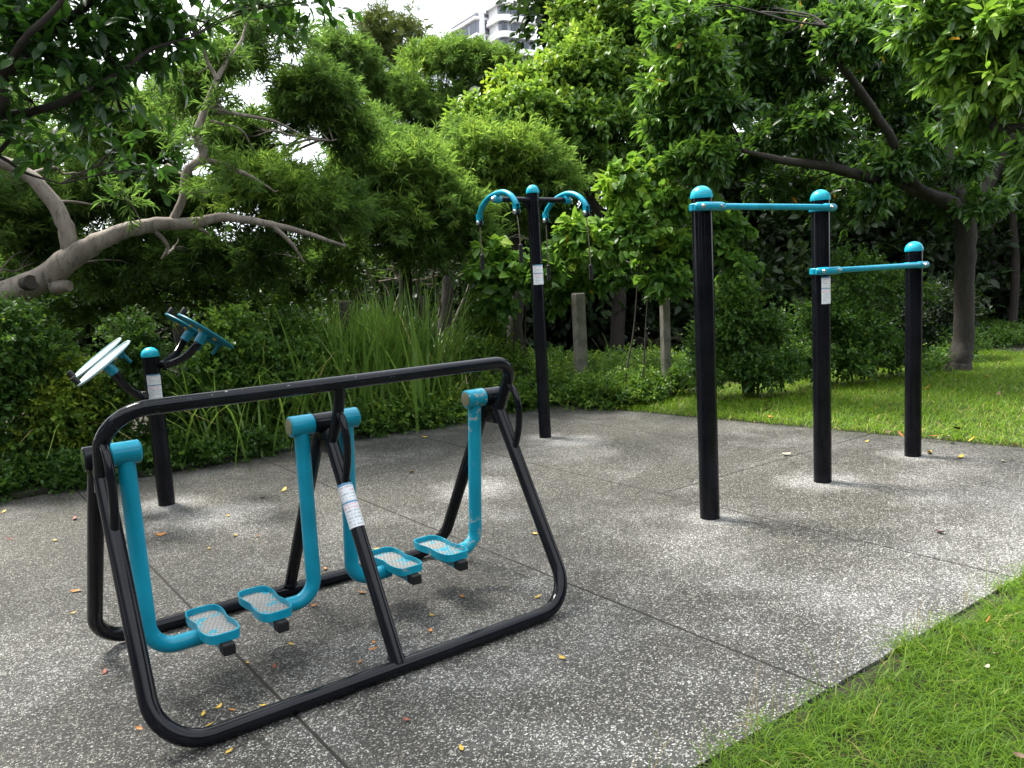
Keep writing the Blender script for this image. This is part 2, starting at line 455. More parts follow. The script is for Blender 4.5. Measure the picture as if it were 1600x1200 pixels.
b.lathe([(.010, 0), (.010, .0012)], pL + np.array([-.0, -.030, .006]), (-.25, -1, .25), 12); b.build('paint_chip', M['steel'], wk)

# ---------------------------------------------------------------- arm wheel station (left)
TB = np.array([-2.5167, 5.7182, 0.])
ts = thing('wheel_station', 'short black post with two pairs of tilted shoulder wheels, beside the left hedge', 'exercise machine', TB, YAW - .10)
b = MB(); b.lathe([(.0575, 0), (.0575, 1.07), (.053, 1.075)], n=32); pst = b.build('post', M['post'], ts)
b = MB(); dome(b, (0, 0, 1.075), .0605, .055); b.build('dome_cap', M['cap'], pst)
AL = math.radians(38)
M['wheel_face'] = paint('sky_pale_worn_face', (.30, .43, .45), .45, .5, (.5, .52, .5), coat=0)  # pale base paints in the sky reflected on the left wheels, plus wear
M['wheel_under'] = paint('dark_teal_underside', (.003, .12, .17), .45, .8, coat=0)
for side, uc, wc in ((1, .33, 1.213), (-1, -.31, 1.06)):
    nrm = np.array([side * math.sin(AL), 0, math.cos(AL)]); T = np.array([math.cos(AL), 0, -side * math.sin(AL)])
    for sv in (.28, -.28):
        c = Lc(uc, sv, wc)
        b = MB(); R_ = .215
        b.lathe([(0, -.006), (R_ * .55, -.004), (R_ - .004, .002), (R_, .008), (R_ - .003, .015), (R_ - .014, .015), (R_ - .018, .008), (R_ * .5, .004), (0, .004)], c, nrm, 44)
        wh = b.build('wheel', M['wheel_face'] if side < 0 else M['wheel_under'], ts)
        b = MB(); b.lathe([(.034, -.085), (.034, -.012), (.05, -.007)], c, nrm, 22); b.build('wheel_hub', M['teal'], wh)
        for k in range(5):
            a = k * 2 * math.pi / 5 + .4; pp = c + (T * math.cos(a) + np.array([0, 1., 0]) * math.sin(a)) * .10 - nrm * .007
            b = MB(); b.lathe([(.014, 0), (.014, -.008), (.009, -.011)], pp, nrm, 12); b.build('plug', M['yellow'], wh)
        kp = c - T * .195 + np.array([0, -.02, 0])
        b = MB(); b.lathe([(.012, 0), (.013, .012), (.018, .016), (.020, .06), (.017, .068), (0, .07)], kp, nrm, 16); b.build('hand_knob', M['rubber'], wh)
        b = MB(); b.lathe([(.012, -.02), (.012, -.10)], c + T * .12, nrm, 10); b.box(c + T * .06 - nrm * .02, (.16, .035, .018), ax=[T, [0, 1, 0], nrm], bev=.004); b.build('wheel_bracket', M['wheel_under'], wh)
        b = MB(); wpl = 1.0 if side > 0 else .80
        end = c - nrm * .08
        mid = Lc(side * .17, sv * .62, wpl + .045)
        b.tube(smooth_path([Lc(side * .05, sv * .06, wpl), Lc(side * .10, sv * .30, wpl + .005), Lc(uc * .58, sv * .72, wpl + (.05 if side > 0 else .07)), end - nrm * .03, end])[0], [.022] * 4 + [.027] * 17, 14)
        b.build('wheel_arm', M['black'], ts)
    b = MB(); b.lathe([(.026, 0), (.03, .012), (.026, .03), (0, .036)], Lc(side * .055, 0, 1.0 if side > 0 else .80), (side, 0, 0), 16); b.build('arm_joint', M['black'], ts)
sticker('instruction_sticker', TB + [0, 0, .765], TB + [0, 0, .942], .0575, -42, 58, ts, TB, YAW - .10)

# ---------------------------------------------------------------- pulley station
PB = np.array([.2798, 7.4245, 0.])
ps = thing('pulley_station', 'tall black post with a crossbar, two teal arched arms and four hanging pull handles', 'exercise machine', PB, YAW)
b = MB(); b.lathe([(.056, 0), (.056, 2.215), (.05, 2.22)], n=32); pst = b.build('post', M['post'], ps)
b = MB(); dome(b, (0, 0, 2.22), .059, .062); b.build('dome_cap', M['cap'], pst)
b = MB(); b.tube([Lc(-.37, 0, 2.15), Lc(.37, 0, 2.15)], .0245, 18)
for s in (-1, 1):
    b.add([Lc(s * .05, -.004, 2.13), Lc(s * .05, -.004, 2.05), Lc(s * .13, -.004, 2.13), Lc(s * .05, .004, 2.13), Lc(s * .05, .004, 2.05), Lc(s * .13, .004, 2.13)], [[0, 1, 2], [5, 4, 3], [0, 3, 4, 1], [1, 4, 5, 2], [2, 5, 3, 0]])
b.build('crossbar', M['black'], ps)
arcs = {-1: [(-.285, 2.03), (-.235, 2.105), (-.13, 2.17), (0, 2.198), (.11, 2.196), (.20, 2.16), (.255, 2.105), (.268, 2.075)],
        1: [(-.32, 2.05), (-.285, 2.10), (-.18, 2.17), (-.05, 2.205), (.06, 2.205), (.17, 2.165), (.243, 2.10), (.257, 2.065)]}
hand = {-1: [(-.28, 1.68, 1.565), (.30, 1.73, 1.60)], 1: [(-.32, 1.56, 1.435), (.285, 1.535, 1.42)]}
for s in (-1, 1):
    b = MB(); b.lathe([(.031, .36), (.033, .365), (.033, .425), (.028, .43)], Lc(0, 0, 2.15), (s, 0, 0), 20); slv = b.build('sleeve', M['teal'], ps)
    b = MB(); b.lathe([(.02, .43), (.02, .445), (.012, .455), (0, .458)], Lc(0, 0, 2.15), (s, 0, 0), 14); b.build('end_bolt', M['steel'], slv)
    b = MB(); pth = smooth_path([Lc(s * .395, v, w) for v, w in arcs[s]], n=6)[0]; b.tube(pth, .0245, 14)
    b.box(Lc(s * .395, 0, 2.185), (.04, .05, .05), bev=.005)
    arc = b.build('arched_arm', M['teal'], ps)
    for (v, w), (hv, h1, h0) in zip((arcs[s][0], arcs[s][-1]), hand[s]):
        c = Lc(s * .395, v, w - .045)
        b = MB()
        for d in (-1, 1): b.box(c + [d * .019, 0, .02], (.006, .046, .085), bev=.002)
        b.build('pulley_bracket', M['teal'], arc)
        b = MB(); b.lathe([(.034, -.010), (.027, -.003), (.027, .003), (.034, .010)], c + [0, 0, -.012], (1, 0, 0), 22); pu = b.build('pulley_wheel', M['rubber'], ps)
        b = MB(); b.lathe([(.015, -.030), (.021, -.025), (.021, .025), (.015, .030)], c + [0, 0, -.012], (1, 0, 0), 14); b.build('pulley_bolt', M['steel'], pu)
        b = MB(); b.tube(smooth_path([c + [0, 0, -.03], Lc(s * .395, (v + hv) / 2, (w + h1) / 2), Lc(s * .395, hv, h1 - .01)])[0], .0052, 8); b.build('cable', M['cable'], ps)
        b = MB(); pr = []
        for k in range(9):
            z = (h1 - h0) * k / 8; pr += [(.0155, z), (.019, z + .003), (.019, z + (h1 - h0) / 8 - .004), (.0155, z + (h1 - h0) / 8 - .001)]
        b.lathe([(.021, -.006), (.021, 0)] + pr + [(.012, h1 - h0 + .02)], Lc(s * .395, hv, h0), n=14)
        b.build('pull_handle', M['rubber'], ps)
sticker('instruction_sticker', PB + [0, 0, 1.40], PB + [0, 0, 1.577], .056, -36, 76, ps, PB, YAW)

# ---------------------------------------------------------------- pull-up bars
PA, PM, PZ = np.array([1.1213, 4.6764, 0]), np.array([2.0413, 5.3355, 0]), np.array([2.9323, 5.9144, 0])
pb = thing('pull_up_bars', 'three black capped posts joined by a high and a lower teal bar', 'pull-up bar', PM, YAW)
def loc_of(P, B): d = P - B; return np.array([d @ EU, -(d @ EV), 0])
lp = [loc_of(P, PM) for P in (PA, PM, PZ)]
for c, h in zip(lp, (1.8625, 1.8625, 1.512)):
    b = MB(); b.lathe([(.0575, 0), (.0575, h - .006), (.052, h)], c, n=36); pst = b.build('post', M['post'], pb)
    b = MB(); dome(b, c + [0, 0, h - .004], .0625, .058); b.build('dome_cap', M['cap'], pst)
def bar(a, c, w):
    d = c - a; d /= np.linalg.norm(d); nv_ = np.array([d[1], -d[0], 0.])       # towards the open side
    Z = np.array([0, 0, w])
    b = MB(); P = [a + d * .085 + nv_ * .045, a + d * .16 + nv_ * .055, c - d * .3 + nv_ * .074, c + d * .035 + nv_ * .074]
    b.tube(smooth_path([p + Z for p in P])[0], .0185, 18)
    br = b.build('bar', M['teal'], pb)
    for cc, sg in ((a, 1), (c, -1)):
        b = MB(); ring = []
        for k in range(40):
            t = 2 * math.pi * k / 40; x = math.cos(t); y = math.sin(t)
            rr = .0605 + .017 * abs(x) ** 6
            ring.append(cc + d * x * rr + nv_ * y * .0665 + Z)
        n_ = len(ring); V = []; 
        for off, z in ((.0, -.021), (.006, -.016), (.006, .016), (.0, .021)):
            for p in ring:
                o_ = (p - cc - Z); o_ /= np.linalg.norm(o_); V.append(p + o_ * off + [0, 0, z])
        V += [cc + Z + (p - cc - Z) * .95 + [0, 0, -.021] for p in ring] + [cc + Z + (p - cc - Z) * .95 + [0, 0, .021] for p in ring]
        F = []
        for q0, q1 in ((0, 1), (1, 2), (2, 3), (3, 5), (5, 4), (4, 0)):
            for i in range(n_):
                j = (i + 1) % n_; F.append([q0 * n_ + i, q0 * n_ + j, q1 * n_ + j, q1 * n_ + i])
        b.add(V, F)
        b.tube(smooth_path([cc - d * .092 * sg + nv_ * .03 + Z, cc - d * .05 * sg + nv_ * .062 + Z, cc + nv_ * .069 + Z, cc + d * .06 * sg + nv_ * .066 + Z, cc + d * .125 * sg + nv_ * (.05 if sg > 0 else .074) + Z] if sg > 0 else [cc + d * .052 + nv_ * .050 + Z, cc + d * .035 + nv_ * .068 + Z, cc + nv_ * .072 + Z, cc - d * .035 + nv_ * .073 + Z, cc - d * .07 + nv_ * .073 + Z])[0], [.019] + [.025] * 19 + [.020], 14)
        b.build('clamp', M['teal'], br)
        for q in ((-.072, .052), (.062, .062)) if sg > 0 else ((-.035, .080),):
            b = MB(); b.lathe([(.0135, .022), (.0135, .0265), (.0085, .028), (.0085, .033), (0, .034)], cc + d * q[0] + nv_ * q[1] + Z, nv_, 12); b.build('bolt', M['steel'], br)
bar(lp[0], lp[1], 1.797); bar(lp[1], lp[2], 1.398)
sticker('instruction_sticker', PM + [0, 0, 1.187], PM + [0, 0, 1.362], .0575, 2, 78, pb, PM, YAW)
# ================================================================ SETTING
def toUV(x, y):
    d = np.array([x - OX, y - OY, 0]); return d @ EU, d @ EV
PATCH = [(*toUV(*p[:2]), r) for p, r in ((PA, .30), (PM, .42), (PZ, .32), (TB, .38), (PB, .30))] + [(.15, -2.35, .5), (1.75, -1.6, .45), (3.3, -2.3, .45)]
M['pave'] = m_pave()
def m_ground(name, c1, c2, c3):
    t = NT(name); n = t.noise(1.3, 6); n2 = t.noise(22, 6, rough=.7)
    c = t.mix(t.ramp(n, [(.4, 0.), (.6, 1.)]), c1, c2); c = t.mix(t.ramp(n2, [(.45, 0.), (.65, 1.)]), c, c3)
    t.set(Base_Color=c, Roughness=.95); t.bump(n2, .8, .02); return t.m
M['soil'] = m_ground('leaf_litter_soil', (.018, .013, .008), (.03, .022, .012), (.015, .019, .007))
M['turf_soil'] = m_ground('turf_soil', (.016, .017, .007), (.024, .024, .009), (.026, .018, .010))

# one ground sheet to the horizon, gently rolling far away
n = 60; g = MB(); xs = np.sign(np.linspace(-1, 1, n)) * np.abs(np.linspace(-1, 1, n)) ** 2.2 * 400
V = [(x, y + 5, -.035 - .0 * x) for y in xs for x in xs]
g.add(V, [[j * n + i, j * n + i + 1, (j + 1) * n + i + 1, (j + 1) * n + i] for j in range(n - 1) for i in range(n - 1)])
tag(g.build('ground', M['soil']), None, None, None, 'structure')

# pavement of long slabs with open joints; local axes: x along the machines, y away from the near lawn
pv = MB(); J0, JS = -.414, 1.472; VE, VBK = 1.63, -4.06
def edge_u(v): return 5.02 + .137 * (v + 1.0)
def slab(poly, t=.1):
    k = len(poly); c = np.mean(poly, 0); top = []; low = []
    P = [np.array(p) for p in poly]
    ins = []
    for i in range(k):
        a, b_, c_ = P[i - 1], P[i], P[(i + 1) % k]
        d1 = (a - b_) / np.linalg.norm(a - b_); d2 = (c_ - b_) / np.linalg.norm(c_ - b_); ins.append(b_ + (d1 + d2) * .0012)
    V = [(*p, 0.) for p in ins] + [(*p, -.0012) for p in P] + [(*p, -t) for p in P]
    F = [list(range(k))] + [[i, (i + 1) % k, k + (i + 1) % k, k + i] for i in range(k)] + [[k + i, k + (i + 1) % k, 2 * k + (i + 1) % k, 2 * k + i] for i in range(k)]
    pv.add(V, F)
gp = .0062
for k in range(-5, 4):
    u0, u1 = J0 + JS * k + gp, J0 + JS * (k + 1) - gp
    if k == 3: u1 = None
    cuts = [-VE, .53, -VBK] if k >= 2 else [-VE, -VBK]
    for a, b_ in zip(cuts[:-1], cuts[1:]):
        a2 = a + (gp if a != -VE else 0); b2 = b_ - (gp if b_ != -VBK else 0)
        if u1 is None: slab([(u0, a2), (edge_u(-a2), a2), (edge_u(-b2), b2), (u0, b2)])
        else: slab([(u0, a2), (u1, a2), (u1, b2), (u0, b2)])
tag(pv.build('pavement', M['pave'], None, None, (OX, OY, 0), YAW), None, None, None, 'structure')
t = NT('joint_grit'); t.set(Base_Color=t.mix(t.noise(40, 4), (.006, .0055, .005), (.02, .017, .012)), Roughness=.95)
jb = MB(); jb.box((-.9, -(VE + VBK) / 2, -.0514), (11.6, (VE - VBK) - .02, .1)); tag(jb.build('path', t.m, None, None, (OX, OY, 0), YAW), None, None, None, 'structure')

# low mossy kerb along the hedge
t = NT('mossy_kerb'); nn = t.noise(9, 6); t.set(Base_Color=t.mix(t.ramp(nn, [(.42, 0.), (.6, 1.)]), (.014, .015, .013), (.022, .026, .01)), Roughness=.9); t.bump(t.noise(60, 5), .7, .006); M['kerb'] = t.m
u = -6.
kb = MB()
while u < 2.9:
    kb.box((u + .48, -VBK + .062, -.022 + .006 * rs.rand()), (.955, .1, .13), ax=None, bev=.012); u += .96
tag(kb.build('kerb', M['kerb'], None, 30, (OX, OY, 0), YAW), None, None, None, 'structure')

# weathered concrete posts of the old fence
t = NT('weathered_concrete'); mpn = t.n('ShaderNodeMapping'); mpn.inputs['Scale'].default_value = (1, 1, .18); t.l(t.obj(), mpn.inputs['Vector'])
st = t.noise(24, 6, mpn.outputs[0]); nn = t.noise(5, 5)
c = t.mix(st, (.09, .085, .07), (.30, .285, .24)); c = t.mix(t.ramp(nn, [(.5, 0.), (.68, .8)]), c, (.05, .055, .035)); t.set(Base_Color=c, Roughness=.95); t.bump(st, .6, .01); M['conc'] = t.m; M['conc_dark'] = m_ground('mossy_dark_concrete', (.035, .032, .022), (.03, .036, .016), (.06, .055, .04))
for px, py, Y, ptop, w, lab, tl in ((903, 602, 9.9, 458, .135, 'grey weathered concrete fence post standing free just right of the pulley station', 0), (1036, 612, 9.4, 466, .10, 'slim pale concrete fence post under the big-leaved shrub, left of the high bar post', .012),
        (1166, 640, 9.2, 442, .12, 'vine-covered concrete fence post half hidden in the bushes between the two tall bar posts', 0), (537, 655, 8.6, 470, .12, 'dark concrete fence post half hidden behind the walker handrail', .01),
        (660, 640, 9.3, 462, .12, 'shaded concrete fence post in the tall grass', 0), (278, 655, 8.3, 488, .12, 'brown concrete fence post behind the right-hand shoulder wheels', 0)):
    P = at(px, ptop, Y); base = np.array([P[0], Y, -.03])
    b = MB(); h = P[2] + .03
    b.box((tl * h / 2, 0, h / 2), (w, w * .9, h), bev=.012)
    ob = b.build('fence_post', M['conc'] if px in (903, 1036) else M['conc_dark'], None, None, base, .5 + rs.rand() * .1 - .05); ob.rotation_euler[1] = tl
    tag(ob, lab, 'fence post', 'old concrete fence posts')

# ---------------------------------------------------------------- distant apartment tower
t = NT('sunlit_pale_cladding'); t.set(Base_Color=t.mix(t.noise(.5, 4), (.60, .59, .60), (.68, .67, .67)), Roughness=.7); M['stone'] = t.m  # sunlit paleness of the left face is put into this colour
M['grey_clad'] = simple('shaded_grey_cladding', (.24, .25, .30), .6, 0, .1, 2)  # blue-grey shade of the right-hand face is put into this colour
M['band'] = simple('white_balcony_band', (.78, .78, .77), .6, 0, .05, 1)
t = NT('dark_window_glass'); t.set(Base_Color=t.mix(t.noise(.3, 3), (.02, .03, .045), (.07, .09, .12)), Roughness=.08); M['glass'] = t.m
M['frame'] = simple('dark_frame', (.05, .055, .065), .5)
YB = 160.; cb = at(782, 30, YB); base = np.array([cb[0], YB, 0.]); top = at(782, -45, YB)[2]; FH = (at(782, 25, YB)[2] - at(782, 51, YB)[2]) * 1.0
ROT = math.radians(32)
bt = thing('apartment_tower', 'distant high-rise apartment tower with white curved balcony bands above the treetops', 'building', base, ROT)
# local x: right-hand face direction, local y: away;  corner of the block at the origin, left face runs along +y
b = MB(); WX, WY = 9., 6.2
b.box((WX / 2, WY / 2, top / 2), (WX - 1.6, WY - 1.6, top)); b.build('wall', M['grey_clad'], bt)
b = MB(); z = cb[2] - .8
flo = []
k0 = int(cb[2] / FH)
for k in range(k0 - 7, k0 + 5):
    flo.append(cb[2] - (k0 - k) * FH)
def rounded(x0, y0, x1, y1, r, n=6):
    P = []
    for cx, cy, a0 in ((x1 - r, y1 - r, 0), (x0 + r, y1 - r, 90), (x0 + r, y0 + r, 180), (x1 - r, y0 + r, 270)):
        for i in range(n + 1):
            a = math.radians(a0 + 90 * i / n); P.append((cx + r * math.cos(a), cy + r * math.sin(a)))
    return P
for z in flo:
    for (x0, y0, x1, y1, zz) in ((0, 0, WX, WY, z),):
        for dz, hh, of in ((0, FH * .17, 0), (FH * .2, FH * .19, -.12)):
            P = rounded(x0 - of, y0 - of, x1 + of, y1 + of, 1.3); k = len(P); b = MB()
            b.add([(x, y, zz + dz) for x, y in P] + [(x, y, zz + dz + hh) for x, y in P], [list(range(k))[::-1], list(range(k, 2 * k))] + [[i, (i + 1) % k, k + (i + 1) % k, k + i] for i in range(k)])
            b.build('balcony_band', M['band'], bt)
    zc = z - FH * .3
    for x, w in ((1.3, 1.2), (3.6, 1.8), (6.0, 1.2), (7.6, 1.0)):
        b = MB(); b.box((x, .78, zc), (w, .08, FH * .5), bev=.02); fr = b.build('window', M['frame'], bt)
        b = MB(); b.box((x - w * .24, .725, zc), (w * .4, .04, FH * .42)); b.box((x + w * .24, .725, zc), (w * .4, .04, FH * .42)); b.build('pane', M['glass'], fr)
    b = MB(); b.box((.78, 3.7, zc), (.1, 3.2, FH * .62)); b.build('wall_panel', M['stone'], bt)
    b = MB(); b.box((.74, 1.25, zc), (.08, .9, FH * .5), bev=.02); b.build('window', M['glass'], bt)
b = MB(); b.box((.6, WY + 5.2, (cb[2] + FH * .95) / 2), (4, 10.2, cb[2] + FH * .95)); b.build('side_wing', M['grey_clad'], bt)
for dz, o_ in ((.92, 0), (.5, .5), (-.5, 0), (-.9, .4)):
    b = MB(); b.box((.6, WY + 5.3, cb[2] + FH * dz + .3), (4.8 + o_, 10.8 + o_, FH * .2), bev=.3); b.build('balcony_band', M['band'], bt)
for yy in (WY + 1.6, WY + 5., WY + 8.4):
    b = MB(); b.box((-1.42, yy, cb[2] + FH * .1), (.1, 2.4, FH * .6), bev=.02); b.build('window', M['glass'], bt)
b = MB(); b.box((-.2, WY + 6., cb[2] + FH * 1.35), (2., 2.6, FH * .7), bev=.1); b.build('roof_parapet', M['band'], bt)
b = MB(); b.box((-.6, WY - .3, (cb[2] + FH * 1.1) / 2), (.8, 1., cb[2] + FH * 1.1 + 3)); b.build('pier', M['band'], bt)
# ================================================================ VEGETATION
def fast_mesh(name, V, F3, mat, tone=None, F4=None):
    me = bpy.data.meshes.new(name)
    V = np.asarray(V, np.float32); F3 = np.asarray(F3, np.int32).reshape(-1, 3) if F3 is not None else np.zeros((0, 3), np.int32)
    F4 = np.asarray(F4, np.int32).reshape(-1, 4) if F4 is not None else np.zeros((0, 4), np.int32)
    me.vertices.add(len(V)); me.vertices.foreach_set('co', V.ravel())
    n3, n4 = len(F3), len(F4)
    me.loops.add(n3 * 3 + n4 * 4); me.loops.foreach_set('vertex_index', np.concatenate([F3.ravel(), F4.ravel()]))
    me.polygons.add(n3 + n4)
    me.polygons.foreach_set('loop_start', np.concatenate([np.arange(n3) * 3, n3 * 3 + np.arange(n4) * 4]).astype(np.int32))
    me.polygons.foreach_set('loop_total', np.concatenate([np.full(n3, 3), np.full(n4, 4)]).astype(np.int32))
    me.materials.append(mat)
    if tone is not None:
        a = me.attributes.new('tone', 'FLOAT', 'POINT'); a.data.foreach_set('value', np.asarray(tone, np.float32))
    me.update(calc_edges=True)
    return me

def leafmat(name, stops, rough=.42, trans=.35, tcol=(.22, .40, .03), spec=.32):
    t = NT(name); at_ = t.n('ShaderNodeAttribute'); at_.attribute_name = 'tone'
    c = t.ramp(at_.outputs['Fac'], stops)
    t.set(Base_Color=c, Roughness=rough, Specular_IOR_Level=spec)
    tr = t.n('ShaderNodeBsdfTranslucent'); mx = t.n('ShaderNodeMixShader'); mx.inputs[0].default_value = trans
    t.l(t.mix(1., c, tuple(v * 3.0 for v in tcol), 'MULTIPLY'), tr.inputs[0])
    tr2 = t.mix(.35, c, tcol); t.l(tr2, tr.inputs[0])
    t.l(t.b.outputs[0], mx.inputs[1]); t.l(tr.outputs[0], mx.inputs[2]); t.l(mx.outputs[0], t.out.inputs[0])
    return t.m
YW = (.42, .22, .02)
LM = dict(
    acacia=leafmat('acacia_leaf', [(0, (0.056, 0.108, 0.036)), (.45, (0.108, 0.19, 0.048)), (.8, (0.20, 0.315, 0.055)), (1, (0.33, 0.45, 0.066))], .40, .52, (0.24, 0.45, 0.05)),
    acacia_dry=leafmat('acacia_dry_leaf', [(0, (0.10, 0.11, 0.04)), (.4, (.12, .17, .045)), (1, (0.16, 0.26, 0.05))], .5, .3, (0.302, 0.288, 0.049)),
    ficus=leafmat('glossy_fig_leaf', [(0, (0.016, 0.043, 0.016)), (.5, (0.036, 0.085, 0.024)), (.85, (0.073, 0.155, 0.027)), (1, (0.147, 0.265, 0.027))], .28, .42, (0.147, 0.404, 0.014)),
    broad=leafmat('broad_leaf', [(0, (0.051, 0.107, 0.026)), (.5, (0.109, 0.207, 0.036)), (.8, (0.236, 0.362, 0.044)), (1, (0.435, 0.517, 0.044))], .36, .44, (0.308, 0.517, 0.029)),
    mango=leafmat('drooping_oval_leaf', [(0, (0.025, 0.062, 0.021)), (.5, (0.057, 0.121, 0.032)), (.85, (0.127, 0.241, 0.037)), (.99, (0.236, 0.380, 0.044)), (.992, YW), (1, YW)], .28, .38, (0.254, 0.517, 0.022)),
    shrub=leafmat('shrub_leaf', [(0, (0.032, 0.078, 0.019)), (.5, (0.073, 0.157, 0.030)), (.85, (0.182, 0.295, 0.037)), (1, (0.311, 0.383, 0.044))], .42, .42, (0.238, 0.434, 0.030)),
    big=leafmat('big_heart_leaf', [(0, (0.044, 0.105, 0.025)), (.5, (0.094, 0.202, 0.036)), (.85, (0.189, 0.329, 0.038)), (.997, (0.283, 0.404, 0.038)), (1, YW)], .32, .42, (0.251, 0.478, 0.025)),
    grass=leafmat('lawn_blade', [(0, (0.035, 0.085, 0.005)), (.5, (0.080, 0.178, 0.006)), (.88, (0.17, 0.29, 0.010)), (.97, (0.315, 0.350, 0.064)), (1, (0.446, 0.338, 0.128))], .5, .38, (0.263, 0.450, 0.016)),
    reed=leafmat('silver_grass_blade', [(0, (0.057, 0.117, 0.023)), (.6, (0.130, 0.235, 0.041)), (.95, (0.246, 0.359, 0.070)), (1, (0.522, 0.414, 0.187))], .33, .3, (0.232, 0.414, 0.036)),
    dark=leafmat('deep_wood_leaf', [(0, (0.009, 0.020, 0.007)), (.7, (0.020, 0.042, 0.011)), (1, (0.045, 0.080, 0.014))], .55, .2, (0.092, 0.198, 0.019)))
def m_bark(name, c1, c2, c3, sc_=7, ring=0.):
    t = NT(name); mp = t.n('ShaderNodeMapping'); mp.inputs['Scale'].default_value = (1, 1, .35); t.l(t.obj(), mp.inputs['Vector'])
    a = t.noise(sc_, 6, mp.outputs[0], .65); b_ = t.noise(sc_ * 6, 6, mp.outputs[0], .7)
    c = t.mix(t.ramp(a, [(.38, 0.), (.62, 1.)]), c1, c2); c = t.mix(t.ramp(b_, [(.5, 0.), (.66, .8)]), c, c3)
    t.set(Base_Color=c, Roughness=.85); t.bump(b_, .8, .012 if not ring else .006); return t.m
BK = dict(smooth=m_bark('smooth_grey_brown_bark', (.24, .205, .17), (.13, .108, .088), (.05, .042, .034), 5, 1),
          rough=m_bark('rough_brown_bark', (.024, .019, .014), (.013, .011, .009), (.045, .038, .029), 6),
          dark=m_bark('dark_branch_bark', (.022, .017, .013), (.032, .025, .019), (.012, .010, .008), 8))

def unit(a): return a / (np.linalg.norm(a, axis=-1, keepdims=True) + 1e-9)
def leaves(P, D, L, Wd, tone, kind, up=None, curl=.12, rng=rs):
    """leaf blades: P base points, D directions, L lengths, Wd widths"""
    N = len(P); D = unit(D)
    R = rng.normal(size=(N, 3)) * .55 + (np.array([0, 0, 1.]) if up is None else up)
    S = unit(np.cross(D, R)); U = unit(np.cross(S, D))
    L = L[:, None]; Wd = Wd[:, None]
    if kind == 'thin':
        k = 4; tip = P + D * L - U * L * curl
        c = P + D * L * .5 + U * L * curl * .6
        V = np.stack([P, c + S * Wd * .5, tip, c - S * Wd * .5], 1)
        F = np.array([[0, 1, 2], [0, 2, 3]])
    elif kind == 'hex':
        k = 7
        l1 = P + D * L * .28 + S * Wd * .46 + U * Wd * .12; l2 = P + D * L * .68 + S * Wd * .42 + U * (Wd * .12 - L * curl * .3)
        r1 = P + D * L * .28 - S * Wd * .46 + U * Wd * .12; r2 = P + D * L * .68 - S * Wd * .42 + U * (Wd * .12 - L * curl * .3)
        c = P + D * L * .5 - U * L * curl * .05; tip = P + D * L - U * L * curl
        V = np.stack([P, l1, l2, tip, r2, r1, c], 1)
        F = np.array([[0, 1, 6], [1, 2, 6], [2, 3, 6], [3, 4, 6], [4, 5, 6], [5, 0, 6]])
    else:   # heart
        k = 8
        l0 = P - D * L * .12 + S * Wd * .30; l1 = P + D * L * .25 + S * Wd * .52 + U * Wd * .1; l2 = P + D * L * .65 + S * Wd * .33
        r0 = P - D * L * .12 - S * Wd * .30; r1 = P + D * L * .25 - S * Wd * .52 + U * Wd * .1; r2 = P + D * L * .65 - S * Wd * .33
        tip = P + D * L - U * L * curl
        V = np.stack([P, l0, l1, l2, tip, r2, r1, r0], 1)
        F = np.array([[0, 1, 2], [0, 2, 3], [0, 3, 4], [0, 4, 5], [0, 5, 6], [0, 6, 7]])
    F = (F[None] + (np.arange(N) * k)[:, None, None]).reshape(-1, 3)
    return V.reshape(-1, 3), F, np.repeat(tone, k)

class Crown:
    def __init__(s): s.V = []; s.F = []; s.T = []; s.n = 0
    def add(s, V, F, T): s.V.append(V); s.F.append(F + s.n); s.T.append(T); s.n += len(V)
    def build(s, name, mat, parent, base, rotz=0):
        V = np.concatenate(s.V) - base
        return link(name, fast_mesh(name, V, np.concatenate(s.F), mat, np.clip(np.concatenate(s.T), 0, 1)), parent)

